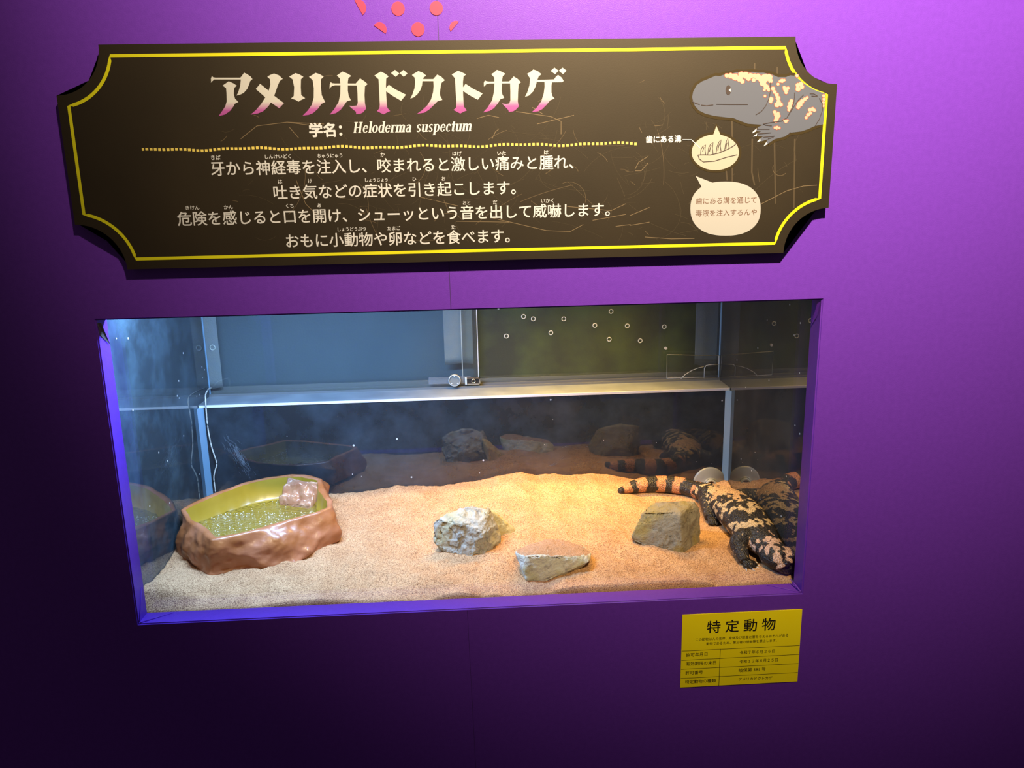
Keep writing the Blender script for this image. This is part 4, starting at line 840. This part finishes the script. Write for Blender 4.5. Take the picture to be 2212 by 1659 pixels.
# ------------------------------------------------------------------ cord and suction cup on the back pane
CY = TB-0.0035
cp = spline([on_y(457,838,DY-0.004), on_y(450,841,.385), on_y(444,853,.350), on_y(444,866,CY), on_y(446,895,CY), on_y(449,925,CY), on_y(457,965,CY), on_y(468,1000,CY), on_y(465,1015,CY), on_y(462,1030,CY), on_y(463,1045,CY), on_y(466,1066,CY), on_y(466,1100,CY)], 70)
o = tube('cord', [tuple(p) for p in cp], 0.0011, pmat('white_cord', (0.72,0.70,0.60), 0.4, vary=(120,(0.35,0.34,0.30),.5,.62)), None, 8)
tag(origin(o, tuple(cp[0])), 'thin white cord hanging down the back left corner of the terrarium', 'cord')
sc0 = on_y(1532, 1043, TB-0.001)
cup = thing('suction_cup', (sc0[0], TB, sc0[2]), 'translucent grey suction cup on the back glass, half behind the lizard', 'suction cup')
def lathe_y(name, prof, c, m, parent, seg=48):
    vs, fs = [], []
    for yy, rr in prof:
        for k in range(seg): a = 2*math.pi*k/seg; vs.append((c[0]+rr*math.cos(a), c[1]+yy, c[2]+rr*math.sin(a)))
    for j in range(len(prof)-1):
        for k in range(seg): fs.append((j*seg+k, j*seg+(k+1)%seg, (j+1)*seg+(k+1)%seg, (j+1)*seg+k))
    fs.append(tuple(range(seg))); fs.append(tuple((len(prof)-1)*seg+k for k in range(seg))[::-1])
    return mesh(name, vs, fs, m, parent, True)
CUPM = pmat('translucent_rubber', (0.36,0.38,0.34), 0.35, 0.5); CUPM.node_tree.nodes['Principled BSDF'].inputs['Subsurface Weight'].default_value = 0.0
cc = (sc0[0], TB-0.0005, sc0[2])
lathe_y('cup_flange', [(0,0.0285),(-0.0012,0.0285),(-0.003,0.026),(-0.0055,0.0185),(-0.008,0.0125),(-0.009,0.0105)], cc, CUPM, cup)
lathe_y('cup_nub', [(-0.0085,0.0098),(-0.012,0.0098),(-0.013,0.0085),(-0.013,0.0068),(-0.0105,0.0062)], cc, CUPM, cup)
lathe_y('nub_hole', [(-0.0108,0.0062),(-0.0112,0.0060)], cc, pmat('dark_red_hole', (0.05,0.012,0.015), 0.5), cup)
lathe_y('cup_tab', [(0,0.0038),(-0.002,0.0038),(-0.0025,0.003)], (sc0[0]+0.0285, TB-0.0005, sc0[2]+0.010), CUPM, cup, 20)

# ------------------------------------------------------------------ the lizard
# spine: picture point, height of the body's middle over the sand, half width, half height
SP = [(1338,1061,.006,.0045,.0045),(1350,1057,.0075,.0075,.007),(1366,1052,.010,.0105,.010),(1385,1048,.012,.0128,.012),(1410,1046,.013,.0142,.0135),(1440,1046,.014,.0150,.0140),(1470,1049,.014,.0152,.0140),(1496,1056,.014,.0155,.0140),(1518,1062,.015,.0165,.0150),
      (1540,1068,.016,.0215,.0170),(1560,1078,.018,.0280,.0200),(1580,1092,.020,.0335,.0225),(1600,1112,.021,.0355,.0235),(1618,1133,.0205,.0340,.0225),(1634,1153,.0195,.0300,.0205),(1650,1172,.0185,.0240,.0180),(1666,1188,.0180,.0200,.0165),
      (1682,1201,.0180,.0215,.0170),(1698,1212,.0180,.0225,.0170),(1714,1221,.0165,.0205,.0155),(1728,1228,.0145,.0165,.0125),(1740,1233,.0125,.0115,.0090),(1746,1236,.0115,.0055,.0050)]
def rest(px, py, dz):
    z = 0.04
    for _ in range(14):
        p = on_z(px, py, z); z = 0.5*z + 0.5*(sand_h(p[0], min(max(p[1], TF), TB-0.002), False) + dz)
    return on_z(px, py, z)
rows = []
for px, py, dz, rw, rh in SP:
    p = rest(px, py, dz); p[1] = min(p[1], TB-0.004-rw*(0.9 if px < 1530 else 0.55)); p[0] = min(p[0], TR_-0.003-rw*(0.8 if px < 1690 else 0.35)); p[1] = max(p[1], TF+0.0015+rw*(0.85 if px < 1700 else 0.62))
    rows.append([*p, rw, rh])
S = spline(rows, 150)
print('spine', [tuple(np.round(r[:3], 3)) for r in rows])
bm = bmesh.new(); bm_tube(bm, S[:, :3], [(r[3], r[4]) for r in S], 40)
def idx(px): return int(np.interp(px, [r[0] for r in SP], np.arange(len(SP)))/(len(SP)-1)*149)
def side(i): t = S[min(i+2,149),:3]-S[max(i-2,0),:3]; s = np.cross(t/np.linalg.norm(t), [0,0,1]); return s/np.linalg.norm(s)
def gz(p, h): q = np.array(p, float); q[2] = sand_h(q[0], min(max(q[1],TF),TB), False) + h; return q
legs = []
def leg(pts, rad):
    P = spline(pts, 24); R_ = np.interp(np.linspace(0,1,24), np.linspace(0,1,len(rad)), rad); legs.append((P, R_)); bm_tube(bm, P, list(R_), 16)
CLAWS = []
def foot(w, dirs, r=0.0034, ln=0.016):
    for dx, dy, sc1 in dirs:
        d = np.array([dx, dy, 0.0]); d /= np.linalg.norm(d); a = np.array(w); e = gz(a + d*ln*sc1, 0.0022); m_ = (a+e)/2; m_[2] = max(a[2], e[2])*0.7+0.3*e[2]+0.001
        P = np.array([a, m_, e]); legs.append((P, np.array([r, r*0.9, r*0.7]))); bm_tube(bm, P, [r, r*0.95, r*0.7], 10)
        CLAWS.append((e, e + d*0.006 + np.array([0,0,-0.0015])))
# near front leg: shoulder, elbow thrown back, forearm, hand flat on the sand
i = idx(1640); sh = S[i,:3] + side(i)*0.016; 
near = side(i)
if near[1] > 0: near = -near
sh = S[i,:3] + near*0.014
el = gz(sand_hit(1593,1196), 0.017); wr = gz(sand_hit(1608,1222), 0.006)
leg([sh, (sh+el)/2+np.array([0,0,.004]), el, (el+wr)/2, wr], [.0130,.0135,.0125,.0105,.0075])
foot(wr, [(0.6,-0.9,.8),(1,-0.55,1.0),(1,-0.2,1.1),(1,0.15,1.0),(-.1,-1,.6)])
# far front leg, elbow up against the glass
far = -near; i = idx(1652); sh = S[i,:3] + far*0.012; el = on_z(1684,1152, S[i,2]+0.004); el[0] = min(el[0], TR_-0.014); wr = gz((min(el[0]+.004, TR_-.012), el[1]-.03, 0), .006)
leg([sh, (sh+el)/2, el, (el+wr)/2, wr], [.0115,.0118,.0115,.0095,.0070]); foot(wr, [(-.2,-1,.9),(.1,-1,1),(-.5,-.8,.8)])
# near hind leg: thigh forward, shank folded down beside the stone
i = idx(1556); nh = side(i); nh = nh if nh[1] < 0 else -nh
hp = S[i,:3] + nh*0.016; kn = gz(sand_hit(1521,1092), 0.019); an = gz(sand_hit(1532,1128), 0.007)
leg([hp, (hp+kn)/2+np.array([0,0,.003]), kn, (kn+an)/2, an], [.0140,.0140,.0120,.0100,.0075]); foot(an, [(0.2,-1,.9),(.6,-.8,1),(-.3,-1,.8),(1,-.3,.9)])
# far hind leg behind the body
i = idx(1566); fh = -nh; hp = S[i,:3] + fh*0.016; kn = gz((hp[0]+.030, min(hp[1]+.018, TB-.016), 0), .014); an = gz((min(kn[0]+.012,TR_-.012), kn[1]-.025, 0), .006)
leg([hp, (hp+kn)/2, kn, (kn+an)/2, an], [.0135,.0130,.0110,.0090,.0070]); foot(an, [(.3,-1,.9),(-.2,-1,1)])
bmesh.ops.recalc_face_normals(bm, faces=bm.faces)
me = bpy.data.meshes.new('raw'); bm.to_mesh(me); bm.free()
tmp = bpy.data.objects.new('raw', me); C.objects.link(tmp)
rm = tmp.modifiers.new('r', 'REMESH'); rm.mode = 'VOXEL'; rm.voxel_size = 0.00105
sm = tmp.modifiers.new('s', 'SMOOTH'); sm.factor = 0.5; sm.iterations = 6
dg = bpy.context.evaluated_depsgraph_get(); lm = bpy.data.meshes.new_from_object(tmp.evaluated_get(dg)); bpy.data.objects.remove(tmp)
co = np.array([v.co for v in lm.vertices]); nn = np.array([v.normal for v in lm.vertices])
# pattern of the skin
D = ((co[:,None,:]-S[None,:,:3])**2).sum(2) if len(co)*150 < 3e7 else None
if D is None:
    best = np.zeros(len(co), int); bd_ = np.full(len(co), 1e9)
    for j in range(150):
        d = ((co-S[j,:3])**2).sum(1); mk = d < bd_; best[mk] = j; bd_[mk] = d[mk]
else: best = D.argmin(1); bd_ = D.min(1)
ratio = np.sqrt(bd_)/np.maximum(S[best,3], 1e-4)
lr = np.full(len(co), 9.0)
for P, R_ in legs:
    for j in range(len(P)):
        lr = np.minimum(lr, np.linalg.norm(co-P[j], axis=1)/R_[j]*0.98)
pxs = np.interp(np.arange(150)/149*(len(SP)-1), np.arange(len(SP)), [r[0] for r in SP])
col = np.zeros((len(co), 4)); col[:,3] = 1
BLK = np.array([.020,.017,.018]); DRK = np.array([.035,.031,.031]); PEA = np.array([.62,.27,.13]); CRM = np.array([.66,.48,.27]); PNK = np.array([.72,.46,.33]); SND = np.array([.66,.40,.20])
for k in range(len(co)):
    j = best[k]; px = pxs[j]; p = Vector(co[k]); jit = noise.noise(p*170)*2.2; e = px + jit + 4*noise.noise(p*60)
    off = co[k]-S[j,:3]; sd = side(j); lat = float(off@sd)/S[j,3]; dors = float(off[2])/S[j,4]
    cell = noise.noise(p*420)
    c = BLK if cell < 0.25 else DRK
    if lr[k] < ratio[k]*0.92 and px > 1505:
        if noise.noise(p*330) > 0.50: c = CRM*0.8
    elif px < 1512:
        for a0, a1 in ((1347,1362),(1376,1394),(1416,1437),(1456,1478)):
            if a0 < e + (3*lat) < a1 and not (noise.noise(p*240+Vector((7,0,0))) > 0.62): c = PEA
        if 1504 < e < 1514: c = PEA if noise.noise(p*90) > -0.1 else c
    else:
        wob = 9*noise.noise(p*55) + 6*noise.noise(p*130)
        head = px > 1668
        band = math.sin((px + wob + 10*abs(lat))/ (19 if px < 1600 else 24) * 2*math.pi)
        v = band*0.42 + 0.95*noise.noise(Vector((p.x*125, p.y*125, p.z*125+3))) + 0.32*noise.noise(p*300)
        thr_ = 0.20 if px < 1600 else 0.27
        if v > thr_: c = CRM if px < 1640 else PNK
        if head:
            v = 1.0*noise.noise(p*120+Vector((2,5,1))) + 0.3*noise.noise(p*280) + 0.55*dors - 0.36
            c = PNK if v > 0 else (BLK if cell < 0.25 else DRK)
            if px > 1722: c = BLK
        if dors > 0.35 and px < 1606 and (1.5 - abs(px-1570)/24 - abs(lat+0.05)*1.25 + 0.8*noise.noise(p*120)) > 0.35: c = SND*(1+0.25*noise.noise(p*500))
        if dors < -0.35: c = BLK
    col[k,:3] = c
ca = lm.color_attributes.new('pattern', 'FLOAT_COLOR', 'POINT'); ca.data.foreach_set('color', col.ravel())
lm.materials.clear(); lz = thing('lizard', tuple(gz(S[75,:3], 0)), 'thick-bodied lizard with black and peach beaded skin beside the right glass', 'lizard')
link('body', lm, attr_mat('beaded_skin', 0.38, 0.45, 600, 0.9, 0.0012), lz, True)
for a, e in CLAWS[:5]+CLAWS[5:8]: tube('claw', [tuple(a), tuple((a+e)/2+np.array([0,0,.0006])), tuple(e)], [.0013,.0009,.0002], pmat('claw_horn', (.55,.52,.55), .3), lz, 6)
dv = (co-CAM) @ M; pxy = np.stack([1106+F*dv[:,0]/dv[:,1], 829.5-F*dv[:,2]/dv[:,1]], 1)
cand = np.where(np.hypot(pxy[:,0]-1702, pxy[:,1]-1214) < 5)[0]
if len(cand) == 0: cand = np.array([np.hypot(pxy[:,0]-1702, pxy[:,1]-1214).argmin()])
kk = cand[dv[cand,1].argmin()]; ep = co[kk] - nn[kk]*0.0012
bm = bmesh.new(); bmesh.ops.create_uvsphere(bm, u_segments=20, v_segments=14, radius=0.0038, matrix=Matrix.Translation(ep)); bmobj('eye', bm, pmat('dark_eye', (.012,.010,.010), .08, .6), lz, True)
